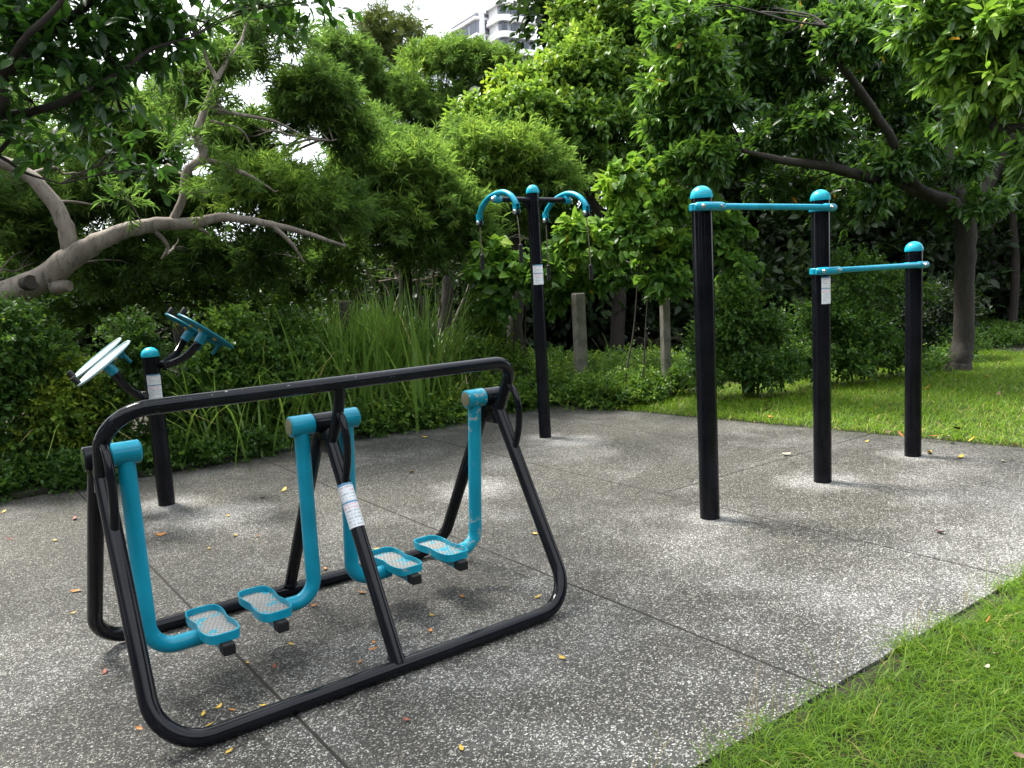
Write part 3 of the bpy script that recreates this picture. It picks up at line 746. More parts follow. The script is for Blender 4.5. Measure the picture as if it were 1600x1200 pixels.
KIND = {  # leaf length, width, leaves per twig, twig length, shape, droop, tone bias for young shoots and lit pad tops
    'acacia': (.10, .0070, 27, .20, 'thin', .05, .30), 'acacia_far': (.115, .0088, 24, .24, 'thin', .05, .30),
    'ficus': (.075, .034, 8, .18, 'hex', .35, .1), 'mango': (.125, .040, 9, .12, 'hex', .5, .22),
    'broad': (.075, .040, 9, .22, 'hex', .25, .3), 'shrub': (.042, .024, 11, .18, 'hex', .1, .25),
    'big': (.13, .10, 6, .22, 'heart', .55, .3), 'dark': (.10, .055, 8, .3, 'hex', .2, .15)}
def twigs(C, cen, rad, ntw, kind, scale=1., tone0=.35, sub=9, flat=.55, shell=.62, rng=rs, pieces=None):
    """fill one clump (ellipsoid) with leafy twigs gathered in smaller pads"""
    L0, W0, nl, tl, shp, droop, young = KIND[kind]
    cen = np.array(cen, float); rad = np.array([rad] * 3 if np.isscalar(rad) else rad, float)
    q = unit(rng.normal(size=(sub, 3))); q[:, 2] = q[:, 2] * .85 + .12
    sc_ = cen + q * rad * (shell * (.45 + .55 * rng.rand(sub, 1)))
    stn = rng.normal(size=sub) * .12
    per = max(1, ntw // sub)
    sid = np.repeat(np.arange(sub), per); N = len(sid)
    psz = .5 + .95 * rng.rand(sub, 1); stray = np.where(rng.rand(N, 1) < .22, 1. + .9 * rng.rand(N, 1), 1.)     # uneven pads with straggling shoots
    o = unit(rng.normal(size=(N, 3))) * (rng.rand(N, 1) ** .5) * rad * .44 * psz[sid] * stray; o[:, 2] *= flat / .75
    P = sc_[sid] + o
    out = unit(o / rad + .5 * (P - cen) / rad + rng.normal(size=(N, 3)) * .45 + np.array([0, 0, .25]))
    lit = np.clip((o[:, 2] / (rad[2] * .46) + .2), 0, 1)       # upper side of each pad lighter: new shoots plus painted-in sunlit highlights
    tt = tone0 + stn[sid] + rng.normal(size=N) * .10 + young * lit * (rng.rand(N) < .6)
    tid = np.repeat(np.arange(N), nl); M_ = len(tid)
    s = rng.rand(M_)
    A = P[tid] + out[tid] * (s * tl * scale)[:, None]
    D = out[tid] * .7 + unit(rng.normal(size=(M_, 3))) * .75 + np.array([0, 0, -droop])
    V, F, T = leaves(A, D, L0 * scale * (.65 + .6 * rng.rand(M_)), W0 * scale * (.75 + .5 * rng.rand(M_)), np.where(rng.rand(M_) < .0022, 1., np.clip(tt[tid] + rng.normal(size=M_) * .07, 0, .985)), shp, rng=rng)
    C.add(V, F, T)
    if pieces is not None: pieces.append((cen, sc_))
def branchy(b, start, end, r0, r1, wob=.045, n=5, seg=7, rng=rs):
    start, end = np.array(start, float), np.array(end, float); d = end - start; Ld = np.linalg.norm(d)
    P = [start]
    for i in range(1, n): P.append(start + d * i / n + rng.normal(size=3) * wob * Ld * .5 + np.array([0, 0, Ld * .06 * math.sin(math.pi * i / n)]))
    P.append(end); Q, R = smooth_path(P, np.linspace(r0, r1, n + 1), 3)
    b.tube(Q, R, seg, caps=False)
    return Q

def tree(name, label, cat, base, trunkpaths, clumps, kind, lmat, bark, group=None, scale=1., dens=1., tone0=.35, limb=.035, twr=.007, seg=9, seed=1, sub=9, flat=.55, tw_sub=True):
    rng = np.random.RandomState(seed); base = np.array(base, float)
    th = thing(name, label, cat, base, 0., group)
    C = Crown(); b = MB(); pts = []
    for P, R in trunkpaths:
        Q, RR_ = smooth_path(P, R, 6)
        Q = Q + rng.normal(size=Q.shape) * RR_[:, None] * .06
        b.tube(Q - base, RR_, seg + 5, caps=True); pts.append(Q)
    ptsA = np.concatenate(pts)
    pieces = []
    for cl in clumps:
        c, r = np.array(cl[0]), cl[1]; n = int((cl[2] if len(cl) > 2 else 260) * dens); tn = cl[3] if len(cl) > 3 else tone0
        twigs(C, c, r, n, kind, scale, tn, sub, flat, rng=rng, pieces=pieces)
    for cen, subs in pieces:
        cand = ptsA[np.argsort(np.linalg.norm(ptsA - cen, axis=1))[:1]][0]
        far = np.linalg.norm(cand - cen) > .8; Q = branchy(b, cand - base, cen - base, limb * (1 if far else .5), limb * (.45 if far else .3), n=5 if far else 2, rng=rng)
        if tw_sub:
            for s_ in subs:
                st_ = Q[rng.randint(len(Q) // 3, len(Q))]; branchy(b, st_, s_ - base, limb * .35, twr * .6, n=3, seg=5, rng=rng)
    b.build('trunk', bark, th, 60)
    C.build('crown', lmat, th, base)
    return th
def px(x, y, Y, r=None, n=260, tn=None, dz=0.):
    """clump given by where its middle stands (bearing and depth) and its radius in metres"""
    p = at(x, y, Y)
    rr = max(r * Y / CAM_F - .05, .12) if Y > 7 else r * Y / CAM_F
    out = [p + [0, 0, dz], np.array([rr, rr, rr * .85]), n]
    if tn is not None: out.append(tn)
    return tuple(out)
def gbase(x, Y): p = at(x, 450, Y); return np.array([p[0], Y, 0.])

# ---- leaning grey-barked acacia whose limbs cross the left of the photo
Yt = 6.9
A_ = lambda x, y, Y=Yt: at(x, y, Y)
b0 = np.array([A_(-260, 500)[0], Yt - .4, 0.])
limbs = [([b0, b0 + [.15, .05, .6], A_(-120, 515), A_(0, 462), A_(60, 440), A_(112, 402), A_(170, 370), A_(235, 352, 7.0), A_(300, 349, 7.1), A_(345, 340, 7.2), A_(400, 346, 7.4), A_(470, 362, 7.7), A_(540, 385, 8.)],
          [.19, .17, .15, .115, .108, .10, .068, .060, .048, .038, .034, .026, .014]),
         ([A_(112, 402), A_(98, 345), A_(62, 290), A_(15, 258), A_(-50, 240), A_(-140, 190)], [.072, .066, .058, .056, .05, .04]),
         ([A_(268, 350, 7.05), A_(285, 312, 7.1), A_(292, 268, 7.15), A_(318, 245, 7.2), A_(308, 210, 7.2), A_(318, 178, 7.25), A_(332, 140, 7.3), A_(352, 100, 7.4), A_(378, 62, 7.6), A_(386, 20, 7.7), A_(390, -40, 7.8)],
          [.036, .034, .036, .044, .034, .032, .026, .02, .014, .009, .005]),
         ([A_(318, 250, 7.2), A_(352, 258, 7.3), A_(395, 278, 7.5), A_(430, 300, 7.7)], [.026, .022, .017, .007]),
         ([A_(328, 168, 7.25), A_(370, 178, 7.5), A_(430, 190, 7.8), A_(480, 215, 8.2), A_(520, 220, 8.5)], [.019, .016, .013, .009, .004]),
         ([A_(330, 190, 7.25), A_(375, 202, 7.4), A_(395, 232, 7.5)], [.015, .010, .004]),
         ([A_(340, 125, 7.3), A_(322, 90, 7.3), A_(312, 40, 7.2)], [.02, .014, .008]),
         ([A_(240, 358, 7.), A_(262, 385, 7.1), A_(252, 405, 7.1)], [.022, .016, .006]),
         ([A_(300, 352, 7.1), A_(322, 362, 7.15), A_(326, 368, 7.2)], [.018, .012, .006]),
         ([A_(425, 352, 7.5), A_(455, 380, 7.6), A_(475, 410, 7.7)], [.022, .018, .008])]
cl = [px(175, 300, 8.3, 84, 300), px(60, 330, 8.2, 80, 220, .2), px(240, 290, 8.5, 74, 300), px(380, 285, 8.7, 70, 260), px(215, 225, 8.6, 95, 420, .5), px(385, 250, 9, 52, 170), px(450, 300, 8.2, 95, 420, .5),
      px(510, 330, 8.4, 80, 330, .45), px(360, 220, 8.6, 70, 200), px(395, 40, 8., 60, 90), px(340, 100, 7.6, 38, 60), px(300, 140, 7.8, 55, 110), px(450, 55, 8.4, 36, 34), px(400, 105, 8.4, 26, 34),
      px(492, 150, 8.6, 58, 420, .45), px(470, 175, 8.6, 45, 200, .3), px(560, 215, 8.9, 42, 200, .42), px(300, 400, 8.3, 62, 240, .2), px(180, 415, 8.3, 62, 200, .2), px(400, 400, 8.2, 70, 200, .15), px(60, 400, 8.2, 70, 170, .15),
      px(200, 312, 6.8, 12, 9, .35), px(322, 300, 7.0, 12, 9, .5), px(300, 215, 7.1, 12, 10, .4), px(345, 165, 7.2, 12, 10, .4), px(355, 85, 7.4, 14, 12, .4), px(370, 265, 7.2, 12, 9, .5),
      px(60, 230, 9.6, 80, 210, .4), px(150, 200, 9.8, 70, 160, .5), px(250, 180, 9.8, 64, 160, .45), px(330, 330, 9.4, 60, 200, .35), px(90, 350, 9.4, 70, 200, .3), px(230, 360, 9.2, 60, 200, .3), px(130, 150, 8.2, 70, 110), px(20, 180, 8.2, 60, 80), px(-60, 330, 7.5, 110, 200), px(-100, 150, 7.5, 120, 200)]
tree('acacia_tree', 'leaning acacia with smooth grey-brown limbs and a sawn stub, sweeping in from the left edge', 'tree', b0, limbs, cl, 'acacia', LM['acacia'], BK['smooth'], 'narrow-leaved acacia trees', seed=3, limb=.014, dens=1.15)
ac = bpy.data.objects['acacia_tree']
b = MB(); p = A_(48, 441, Yt - .12) - b0; b.lathe([(.06, -.1), (.062, .0), (.058, .012), (.0, .012)], p, (.75, -.55, .1), 18); b.build('sawn_stub', BK['dark'], ac)
b = MB(); p = A_(85, 447, Yt) - b0; q = A_(109, 447, Yt - .02) - b0; b.tube([p, (p + q) / 2, q], [.075, .06, .045], 14); b.build('cut_branch', BK['smooth'], ac)

# ---- middle acacias
def acac(label, bx, Y, H, cl, seed, tone0=.38, lm='acacia', dens=1., kd='acacia_far', lean=0., sub=9, scale=1.):
    base = gbase(bx, Y)
    top = base + np.array([lean, .2, H])
    tr = [([base, base + np.array([lean * .2, 0, H * .25]), base + np.array([lean * .5 + .1, .1, H * .55]), top], [.13, .11, .08, .03])]
    return tree('acacia_tree', label, 'tree', base, tr, cl, kd, LM[lm], BK['dark'], 'narrow-leaved acacia trees', seed=seed, tone0=tone0, dens=dens, limb=.03, sub=sub, scale=scale)
acac('bushy low acacia with bright foliage at the tip of the long grey limb', 620, 9.8, 2.7,
     [px(630, 290, 9.6, 85, 430, .5), px(560, 300, 9.4, 70, 330, .4), px(690, 320, 9.7, 75, 360, .48), px(600, 350, 9.4, 75, 300, .38), px(670, 380, 9.7, 70, 240, .25), px(720, 370, 9.9, 60, 220, .3), px(580, 245, 9.8, 55, 200, .35), px(520, 395, 9.5, 60, 150, .2)], 21)
acac('rounded yellow-green acacia directly behind the left arched arm of the pulley station', 800, 11.0, 2.9,
     [px(800, 245, 11, 75, 480, .6), px(745, 250, 11, 60, 330, .55), px(850, 290, 11, 55, 330, .5), px(790, 320, 11, 70, 340, .4), px(730, 300, 11, 55, 250, .45), px(850, 350, 11.2, 50, 200, .3)], 22)
acac('tall acacia with rounded crown standing just left of the apartment tower', 740, 15., 5.2,
     [px(705, 100, 15, 52, 420, .55), px(748, 98, 15, 38, 280, .6), px(665, 98, 15.2, 36, 260, .58), px(650, 150, 14.6, 60, 520, .55), px(700, 170, 14.8, 55, 420, .45), px(610, 140, 14.8, 35, 240, .6), px(750, 130, 15.2, 45, 280, .45), px(780, 100, 15.5, 30, 150, .6), px(660, 205, 15, 50, 180, .3), px(590, 190, 14.6, 32, 130, .4), px(740, 195, 15, 45, 160, .3)], 23, dens=1.)
acac('thin-crowned acacia with see-through top against the sky', 610, 17., 6.0,
     [px(597, 42, 17, 40, 130, .45), px(638, 45, 17, 38, 130, .5), px(578, 70, 17, 34, 90, .3), px(622, 85, 17, 38, 100, .2), px(600, 100, 17, 34, 60, .2)], 24, lm='acacia_dry', lean=-.3)
acac('slender acacia with small tufted crown left of the see-through one', 575, 14.5, 5.0,
     [px(530, 78, 14.5, 34, 150, .45), px(565, 95, 14.5, 35, 190, .5), px(510, 95, 14.6, 32, 110, .35), px(570, 125, 14.5, 24, 80, .4), px(525, 62, 14.8, 18, 50, .4)], 25, lean=-.6)
acac('low shaded acacia with bare criss-cross twigs below its crown, behind the tall grass', 690, 12.5, 3.,
     [px(560, 250, 12.5, 55, 240, .3), px(620, 225, 12.8, 45, 180, .3), px(740, 230, 12.6, 50, 230, .35), px(700, 260, 12.6, 60, 220, .25), px(580, 200, 13., 40, 120, .3)], 26, tone0=.25)

# ---- broad-leaved light tree right of the tower
bs = gbase(960, 14.5)
tree('broadleaf_tree', 'large light yellow-green broadleaf tree rising right of the apartment tower', 'tree', bs,
     [([bs, bs + [.1, 0, 2.], bs + [-.2, 0, 4.], bs + [-.5, 0, 6.5]], [.13, .12, .10, .05]), ([bs + [.1, 0, 2.5], bs + [1., -.3, 4.2], bs + [1.9, -.5, 6.]], [.1, .08, .04]), ([bs + [0, 0, 2.2], bs + [-1., -.3, 3.6], bs + [-2., -.6, 4.4]], [.09, .07, .03])],
     [px(902, 70, 14.5, 50, 400, .6), px(945, 30, 14.5, 55, 380, .5), px(868, 128, 14, 52, 460, .6), px(797, 140, 14, 34, 230, .65), px(890, 20, 14.6, 28, 120, .6), px(920, 110, 14, 60, 400, .45), px(800, 180, 13.6, 60, 460, .6), px(740, 190, 13.6, 38, 200, .55),
      px(860, 185, 13.6, 60, 420, .5), px(930, 190, 13.8, 60, 360, .3), px(980, 130, 14.2, 60, 320, .3), px(990, 50, 14.6, 60, 320, .3), px(880, 240, 13.6, 55, 260, .25), px(950, 260, 13.8, 60, 240, .2), px(1000, 220, 14, 60, 240, .2), px(960, -40, 14.6, 80, 200, .4)],
     'broad', LM['broad'], BK['dark'], 'broadleaf trees behind the machines', scale=1.35, seed=31, limb=.05, dens=1.15)

# ---- right-hand tree with visible trunk and spreading dark limbs
Yr = 10.2; tb = np.array([5.60, 10.15, 0.])
T_ = lambda x, y, Y=Yr: at(x, y, Y)
tlimbs = [([tb + [0, 0, -.05], tb + [0, 0, .1], T_(1506, 520), T_(1507, 430), T_(1508, 350), T_(1500, 310)], [.20, .145, .12, .115, .125, .10]),
          ([T_(1500, 325), T_(1440, 300, 10.0), T_(1380, 285, 9.8), T_(1300, 262, 9.5), T_(1220, 250, 9.2), T_(1160, 235, 9.0)], [.09, .075, .07, .055, .04, .02]),
          ([T_(1498, 320), T_(1430, 290, 9.9), T_(1395, 220, 9.6), T_(1350, 150, 9.3), T_(1310, 95, 9.0), T_(1290, 40, 8.9)], [.08, .06, .05, .045, .035, .02]),
          ([T_(1505, 320), T_(1480, 250, 10.3), T_(1465, 190, 10.4), T_(1440, 120, 10.4), T_(1400, 30, 10.4)], [.10, .085, .06, .05, .03]),
          ([T_(1515, 330), T_(1550, 280, 10.3), T_(1580, 220, 10.2), T_(1620, 150, 10.)], [.09, .07, .055, .04]),
          ([T_(1480, 250, 10.3), T_(1430, 200, 10.6), T_(1340, 110, 10.9), T_(1280, 60, 11.)], [.07, .05, .04, .02])]
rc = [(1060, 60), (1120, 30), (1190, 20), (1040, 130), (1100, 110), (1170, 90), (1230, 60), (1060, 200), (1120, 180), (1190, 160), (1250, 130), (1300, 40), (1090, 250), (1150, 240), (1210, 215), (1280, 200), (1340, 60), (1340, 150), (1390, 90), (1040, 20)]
cl = [px(x, y, 8.9 + .45 * ((i * 7) % 4), 60, 150 if x < 1200 or y < 120 else 95, .64 if x < 1120 else (.48 if x < 1210 and y < 130 else .24)) for i, (x, y) in enumerate(rc)]  # leaf tone paints in the light: sunlit left fringe, shaded middle
cl += [px(x, y, 10.5, 72, 100, .05) for x, y in ((1420, 160), (1380, 240), (1300, 300), (1450, 60), (1540, 120), (1560, 300), (1600, 230), (1220, 300), (1450, 300), (1500, 30), (1350, 20), (1250, 0))]  # back clumps get a dark tone for the shaded interior
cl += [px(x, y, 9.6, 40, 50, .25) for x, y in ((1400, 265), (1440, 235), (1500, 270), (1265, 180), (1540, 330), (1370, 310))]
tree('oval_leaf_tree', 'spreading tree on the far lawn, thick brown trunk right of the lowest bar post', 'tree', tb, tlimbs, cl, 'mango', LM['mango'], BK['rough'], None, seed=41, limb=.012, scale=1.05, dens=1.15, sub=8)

# ---- near overhanging boughs, upper right: their tree stands outside the frame
nb = np.array([6.4, 5.6, 0.])
cl = [px(x, y, Y, r, n, tn) for x, y, Y, r, n, tn in ((1440, 40, 6.0, 62, 60, .75), (1500, 80, 5.9, 66, 64, .8), (1560, 50, 5.7, 70, 70, .8), (1590, 130, 5.6, 62, 60, .8), (1530, 150, 5.8, 55, 50, .8), (1475, 100, 6.0, 45, 40, .8),
      (1545, 200, 5.9, 40, 32, .55), (1500, 188, 6.0, 38, 28, .55), (1610, 240, 5.6, 42, 34, .6), (1600, 60, 5.6, 70, 60, .6), (1680, 100, 5.6, 100, 90, .5), (1520, 0, 5.9, 70, 60, .5), (1700, -100, 5.6, 150, 90, .5), (1640, 20, 5.6, 80, 60, .5))]
tree('oval_leaf_tree', 'near tree whose bright sunlit leafy boughs hang into the upper right corner', 'tree', nb,
     [([nb, nb + [0, 0, 1.4], nb + [-.15, .1, 2.6], nb + [-.5, .2, 3.6], nb + [-.9, .3, 4.6]], [.2, .16, .13, .1, .05]), ([nb + [-.15, .1, 2.6], at(1610, 200, 5.7), at(1560, 160, 5.8), at(1500, 130, 5.9)], [.06, .035, .025, .01])],
     cl, 'mango', LM['mango'], BK['rough'], None, seed=43, limb=.015, scale=1.0, sub=7)

# ---- near fig boughs, upper left
fb = np.array([-5.2, 3.4, 0.])
F_ = lambda x, y, Y=3.9: at(x, y, Y)
fl = [([fb, fb + [.05, .05, 1.2], fb + [.2, .1, 2.2], fb + [.6, .2, 3.2], fb + [1.2, .3, 4.4]], [.25, .2, .17, .12, .06]),
      ([fb + [.15, .1, 1.9], F_(-150, 190, 3.8), F_(0, 180), F_(60, 172), F_(120, 150), F_(180, 118, 4.), F_(235, 78, 4.1), F_(300, 58, 4.2)], [.07, .04, .022, .019, .016, .012, .009, .004]),
      ([fb + [.2, .1, 2.3], F_(-100, 190, 3.8), F_(0, 125, 3.8), F_(55, 75, 3.9), F_(100, 35, 4.), F_(145, 0, 4.), F_(170, -30, 4.)], [.07, .045, .026, .024, .02, .016, .01]),
      ([F_(0, 125, 3.8), F_(40, 60, 3.7), F_(90, 10, 3.7), F_(110, -30, 3.7)], [.02, .016, .012, .008]),
      ([fb + [.1, .1, 1.6], F_(-80, 220, 3.9), F_(0, 245), F_(40, 270), F_(95, 287)], [.04, .015, .009, .007, .003])]
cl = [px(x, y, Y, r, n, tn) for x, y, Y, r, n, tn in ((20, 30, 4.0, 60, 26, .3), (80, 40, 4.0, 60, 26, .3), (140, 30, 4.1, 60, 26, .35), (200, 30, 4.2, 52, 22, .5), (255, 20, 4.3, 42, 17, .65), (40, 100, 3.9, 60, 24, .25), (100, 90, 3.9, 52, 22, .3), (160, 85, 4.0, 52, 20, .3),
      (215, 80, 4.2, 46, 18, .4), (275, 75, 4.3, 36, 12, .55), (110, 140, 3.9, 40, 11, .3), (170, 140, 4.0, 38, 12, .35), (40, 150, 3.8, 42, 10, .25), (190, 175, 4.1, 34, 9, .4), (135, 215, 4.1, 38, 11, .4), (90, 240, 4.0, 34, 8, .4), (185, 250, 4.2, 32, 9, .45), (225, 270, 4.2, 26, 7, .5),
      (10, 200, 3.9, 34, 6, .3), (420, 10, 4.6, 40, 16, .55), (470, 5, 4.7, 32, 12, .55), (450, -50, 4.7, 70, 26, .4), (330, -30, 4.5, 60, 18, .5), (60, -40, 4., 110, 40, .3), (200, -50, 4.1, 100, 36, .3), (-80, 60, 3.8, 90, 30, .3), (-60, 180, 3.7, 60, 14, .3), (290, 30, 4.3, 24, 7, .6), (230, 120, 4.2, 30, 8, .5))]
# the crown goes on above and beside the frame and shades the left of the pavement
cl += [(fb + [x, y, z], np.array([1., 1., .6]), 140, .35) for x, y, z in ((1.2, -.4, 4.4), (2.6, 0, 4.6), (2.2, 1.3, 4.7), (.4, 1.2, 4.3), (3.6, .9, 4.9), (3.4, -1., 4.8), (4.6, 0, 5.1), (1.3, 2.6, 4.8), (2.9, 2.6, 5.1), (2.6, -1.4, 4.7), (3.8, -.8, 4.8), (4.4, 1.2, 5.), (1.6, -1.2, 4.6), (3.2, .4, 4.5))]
tree('fig_tree', 'near fig tree whose dark glossy leafy boughs fill the upper left corner', 'tree', fb, fl, cl, 'ficus', LM['ficus'], BK['dark'], None, seed=51, limb=.009, twr=.004, sub=6, scale=1.12)

# ---- big-leaved shrubs
def shrub(label, base, cl, kind, lm, seed, cat='shrub', name='leafy_shrub', group='shrubs of the overgrown hedge', dens=1., scale=1., limb=.012, sub=9, tone0=.35):
    base = np.array(base, float); c0 = np.mean([c[0] for c in cl], 0)
    tr = [([base + [o, 0, 0], base + [o * 1.5, 0, .3], base * .5 + c0 * .5 + [o, 0, 0], c0 + [o, 0, 0]], [.011, .010, .009, .006]) for o in (-.06, .07)]
    th = tree(name, label, cat, base, tr, cl, kind, LM[lm], BK['dark'], group, seed=seed, limb=limb, twr=.004, dens=dens, scale=scale, sub=sub, tone0=tone0)
    return th
shrub('tall bright big-leaved shrub between the pulley station and the high bar post', gbase(985, 9.0),
      [px(985, 300, 9.0, 50, 60, .6), px(940, 380, 8.9, 50, 62, .55), px(1000, 370, 8.9, 55, 64, .5), px(1040, 320, 9.1, 45, 48, .5), px(1050, 390, 9., 50, 55, .5), px(900, 395, 10.3, 42, 56, .6), px(965, 425, 10.2, 50, 56, .35), px(925, 430, 10.4, 36, 34, .5), px(1040, 440, 9., 42, 42, .45), px(1130, 370, 9.2, 48, 62, .4), px(1145, 410, 9.2, 34, 34, .35), px(1020, 270, 9.2, 38, 34, .55), px(1100, 330, 9.2, 38, 36, .4), px(900, 360, 8.9, 24, 16, .6)],
      'big', 'big', 61, dens=1.8, scale=.78, sub=7)
shrub('low shrub of large drooping heart-shaped leaves behind the foot of the pulley cables', gbase(800, 9.4),
      [px(770, 425, 9.3, 34, 36, .4), px(815, 440, 9.3, 36, 40, .35), px(850, 425, 9.3, 30, 32, .4), px(875, 455, 10.4, 34, 36, .25), px(780, 470, 9.4, 32, 26, .2), px(775, 400, 9.3, 20, 14, .6)],
      'big', 'big', 62, dens=1.7, scale=.95, sub=6)

# ---- hedge along the back of the pavement
hv = -4.25
def hb(u, dv=0.): return uv(u, hv - .35 + dv)
def hpx(x, y, r, n, tn, back=0.):
    """clump seen at this bearing, standing over the hedge line"""
    d = ray(x, y); o = np.array([0, 0, CAM_H]); nv_ = -EV
    pl = uv(0, hv - .3 - back); tt = ((pl - o) @ nv_) / (d @ nv_); p = o + d * tt
    rr = r * p[1] / CAM_F
    return (p, np.array([rr, rr, rr * .9]), n, tn)
shrub('dark leafy bush at the left edge under the lowest grey limb', hb(-1.3), [hpx(20, 520, 55, 160, .2), hpx(10, 580, 60, 200, .3), hpx(60, 560, 45, 130, .2), hpx(5, 640, 50, 180, .25), hpx(-40, 600, 60, 150, .3), hpx(30, 700, 40, 150, .3)], 'shrub', 'shrub', 71, dens=1.5)
shrub('light green fine-leaved bush below the left shoulder wheels', hb(-.75), [hpx(95, 640, 45, 260, .85), hpx(130, 690, 40, 240, .75), hpx(70, 690, 38, 190, .85), hpx(150, 640, 35, 180, .75), hpx(110, 590, 30, 130, .8), hpx(110, 730, 35, 150, .45), hpx(50, 745, 28, 110, .35)], 'shrub', 'shrub', 72, dens=1.3)
shrub('dark trailing bush behind the short post of the wheel station', hb(.0), [hpx(215, 560, 45, 170, .25), hpx(200, 620, 50, 200, .2), hpx(180, 690, 42, 180, .3), hpx(270, 640, 50, 220, .2), hpx(250, 700, 35, 130, .15), hpx(210, 520, 30, 70, .3)], 'shrub', 'shrub', 73, dens=1.4)
shrub('bush of round mid-green leaves right of the right-hand shoulder wheels', hb(.75), [hpx(330, 560, 48, 200, .4), hpx(370, 610, 50, 220, .35), hpx(310, 620, 42, 190, .25), hpx(390, 560, 42, 170, .45), hpx(340, 665, 40, 150, .15), hpx(410, 660, 38, 150, .2), hpx(360, 520, 35, 90, .55)], 'shrub', 'shrub', 74, dens=1.3, scale=1.25)
shrub('leafy bush between the wheel station and the middle hub of the walker', hb(1.35), [hpx(450, 520, 45, 170, .4, .3), hpx(480, 570, 45, 190, .45), hpx(430, 600, 40, 160, .35), hpx(500, 620, 38, 160, .3), hpx(460, 660, 38, 130, .2), hpx(520, 560, 35, 120, .35)], 'shrub', 'shrub', 75, dens=1.3, scale=1.1)
shrub('low bright bush just right of the middle hub of the walker', hb(1.9), [hpx(590, 625, 30, 190, .5), hpx(610, 660, 32, 180, .45), hpx(565, 650, 28, 120, .3), hpx(640, 640, 26, 110, .3)], 'shrub', 'shrub', 76, dens=1.4)
shrub('low bush with star-shaped dark leaf sprays under the handrail bend', hb(2.6), [hpx(660, 600, 34, 70, .3), hpx(690, 630, 30, 80, .3), hpx(655, 650, 26, 70, .25), hpx(710, 590, 30, 70, .3)], 'mango', 'shrub', 77, dens=1.6, scale=.7)
shrub('yellowish viny bush behind the right end of the walker handrail', hb(3.3), [hpx(760, 520, 34, 170, .6, .3), hpx(790, 560, 34, 200, .6), hpx(745, 560, 32, 150, .5), hpx(820, 600, 30, 180, .6), hpx(765, 600, 30, 130, .5), hpx(800, 630, 28, 130, .45), hpx(750, 480, 26, 90, .5, .3)], 'shrub', 'shrub', 78, dens=1.3)
shrub('dark upper bush behind the grass, below the long grey limb', at(300, 450, 9.5) * [1, 1, 0], [px(150, 470, 9.3, 90, 240, .15), px(250, 450, 9.4, 80, 240, .2), px(350, 450, 9.6, 80, 260, .2), px(450, 440, 9.6, 80, 240, .2), px(60, 480, 9.2, 90, 200, .15), px(400, 500, 9.2, 60, 160, .3), px(530, 440, 10, 70, 160, .15)], 'shrub', 'shrub', 79, dens=1.25, scale=1.5)
shrub('dark reddish-tinged bush covering the old post between the two tall bar posts', gbase(1170, 9.1), [px(1150, 470, 9.1, 48, 240, .35), px(1190, 520, 9.1, 55, 260, .25), px(1130, 540, 9.0, 55, 260, .3), px(1180, 580, 8.9, 50, 220, .2), px(1100, 580, 8.9, 40, 190, .3), px(1130, 490, 9.1, 40, 170, .45), px(1220, 570, 9.0, 40, 160, .2)], 'shrub', 'shrub', 80, dens=1.3, scale=1.05)
shrub('dark evergreen bush with pale glinting leaf tips right of the middle bar post', gbase(1340, 9.6), [px(1300, 500, 9.6, 60, 240, .2), px(1360, 520, 9.6, 60, 240, .2), px(1330, 570, 9.4, 50, 200, .15), px(1270, 560, 9.4, 40, 160, .2), px(1400, 560, 9.8, 55, 190, .15), px(1330, 440, 9.8, 60, 200, .15), px(1400, 460, 10, 60, 200, .12)], 'shrub', 'shrub', 81, dens=1.25, scale=1.2)
shrub('shadowy bush at the foot of the thick brown trunk', gbase(1450, 11.2), [px(1440, 540, 11.2, 50, 180, .1), px(1470, 480, 11.4, 55, 180, .1), px(1420, 500, 11.2, 50, 160, .15)], 'shrub', 'dark', 82, dens=1.2, scale=1.4)

# ---- tall silver grass clumps
def blades(base, n, Lr, wd, spread, lean, rng, seg=6, tone0=.5, fall=1.):
    """arching grass blades as tapering strips"""
    N = len(base); L = Lr[0] + (Lr[1] - Lr[0]) * rng.rand(N)
    a = rng.rand(N) * 2 * math.pi; H = np.stack([np.cos(a), np.sin(a), 0 * a], 1)
    k = lean * (.35 + rng.rand(N)); S = np.stack([-np.sin(a + .4 * rng.normal(size=N)), np.cos(a), 0 * a], 1)
    V = []
    for i in range(seg + 1):
        t = i / seg
        out = H * (L * k * (t + fall * t ** 3 * .8))[:, None]; z = L * (t - fall * k * t ** 2.6 * .95)
        c = base + out + np.stack([0 * z, 0 * z, z], 1)
        w = wd * (1 - t ** 1.8) * (.75 + .25 * (i > 0)) * .5 + 2e-4
        if i < seg: V += [c - S * w, c + S * w]
        else: V.append(c)
    k2 = 2 * seg + 1; V = np.stack(V, 1).reshape(-1, 3)
    F4 = np.array([[2 * i, 2 * i + 1, 2 * i + 3, 2 * i + 2] for i in range(seg - 1)]).reshape(-1, 4); F3 = np.array([[2 * seg - 2, 2 * seg - 1, 2 * seg]])
    off = (np.arange(N) * k2)[:, None, None]
    tn = np.repeat(np.clip(tone0 + rng.normal(size=N) * .18, 0, 1), k2)
    return V, (F3[None] + off).reshape(-1, 3), (F4[None] + off).reshape(-1, 4), tn
def tuft(label, base, n, Lr, rad, seed, lean=.35, tone0=.68, wd=.024, name='silver_grass', mat='reed'):
    rng = np.random.RandomState(seed); p = rng.normal(size=(n, 3)) * [rad, rad, 0]
    V, F3, F4, T = blades(p, n, Lr, wd, 0, lean, rng, tone0=tone0)
    o = link(name, fast_mesh(name, V, F3, LM[mat], T, F4), None, base)
    return tag(o, label, 'grass clump', 'tall silver grass clumps')
tuft('tall arching silver grass clump right of the dark post behind the handrail', hb(2.25, -.05), 420, (1.0, 1.65), .22, 91, .2, .55, .03)
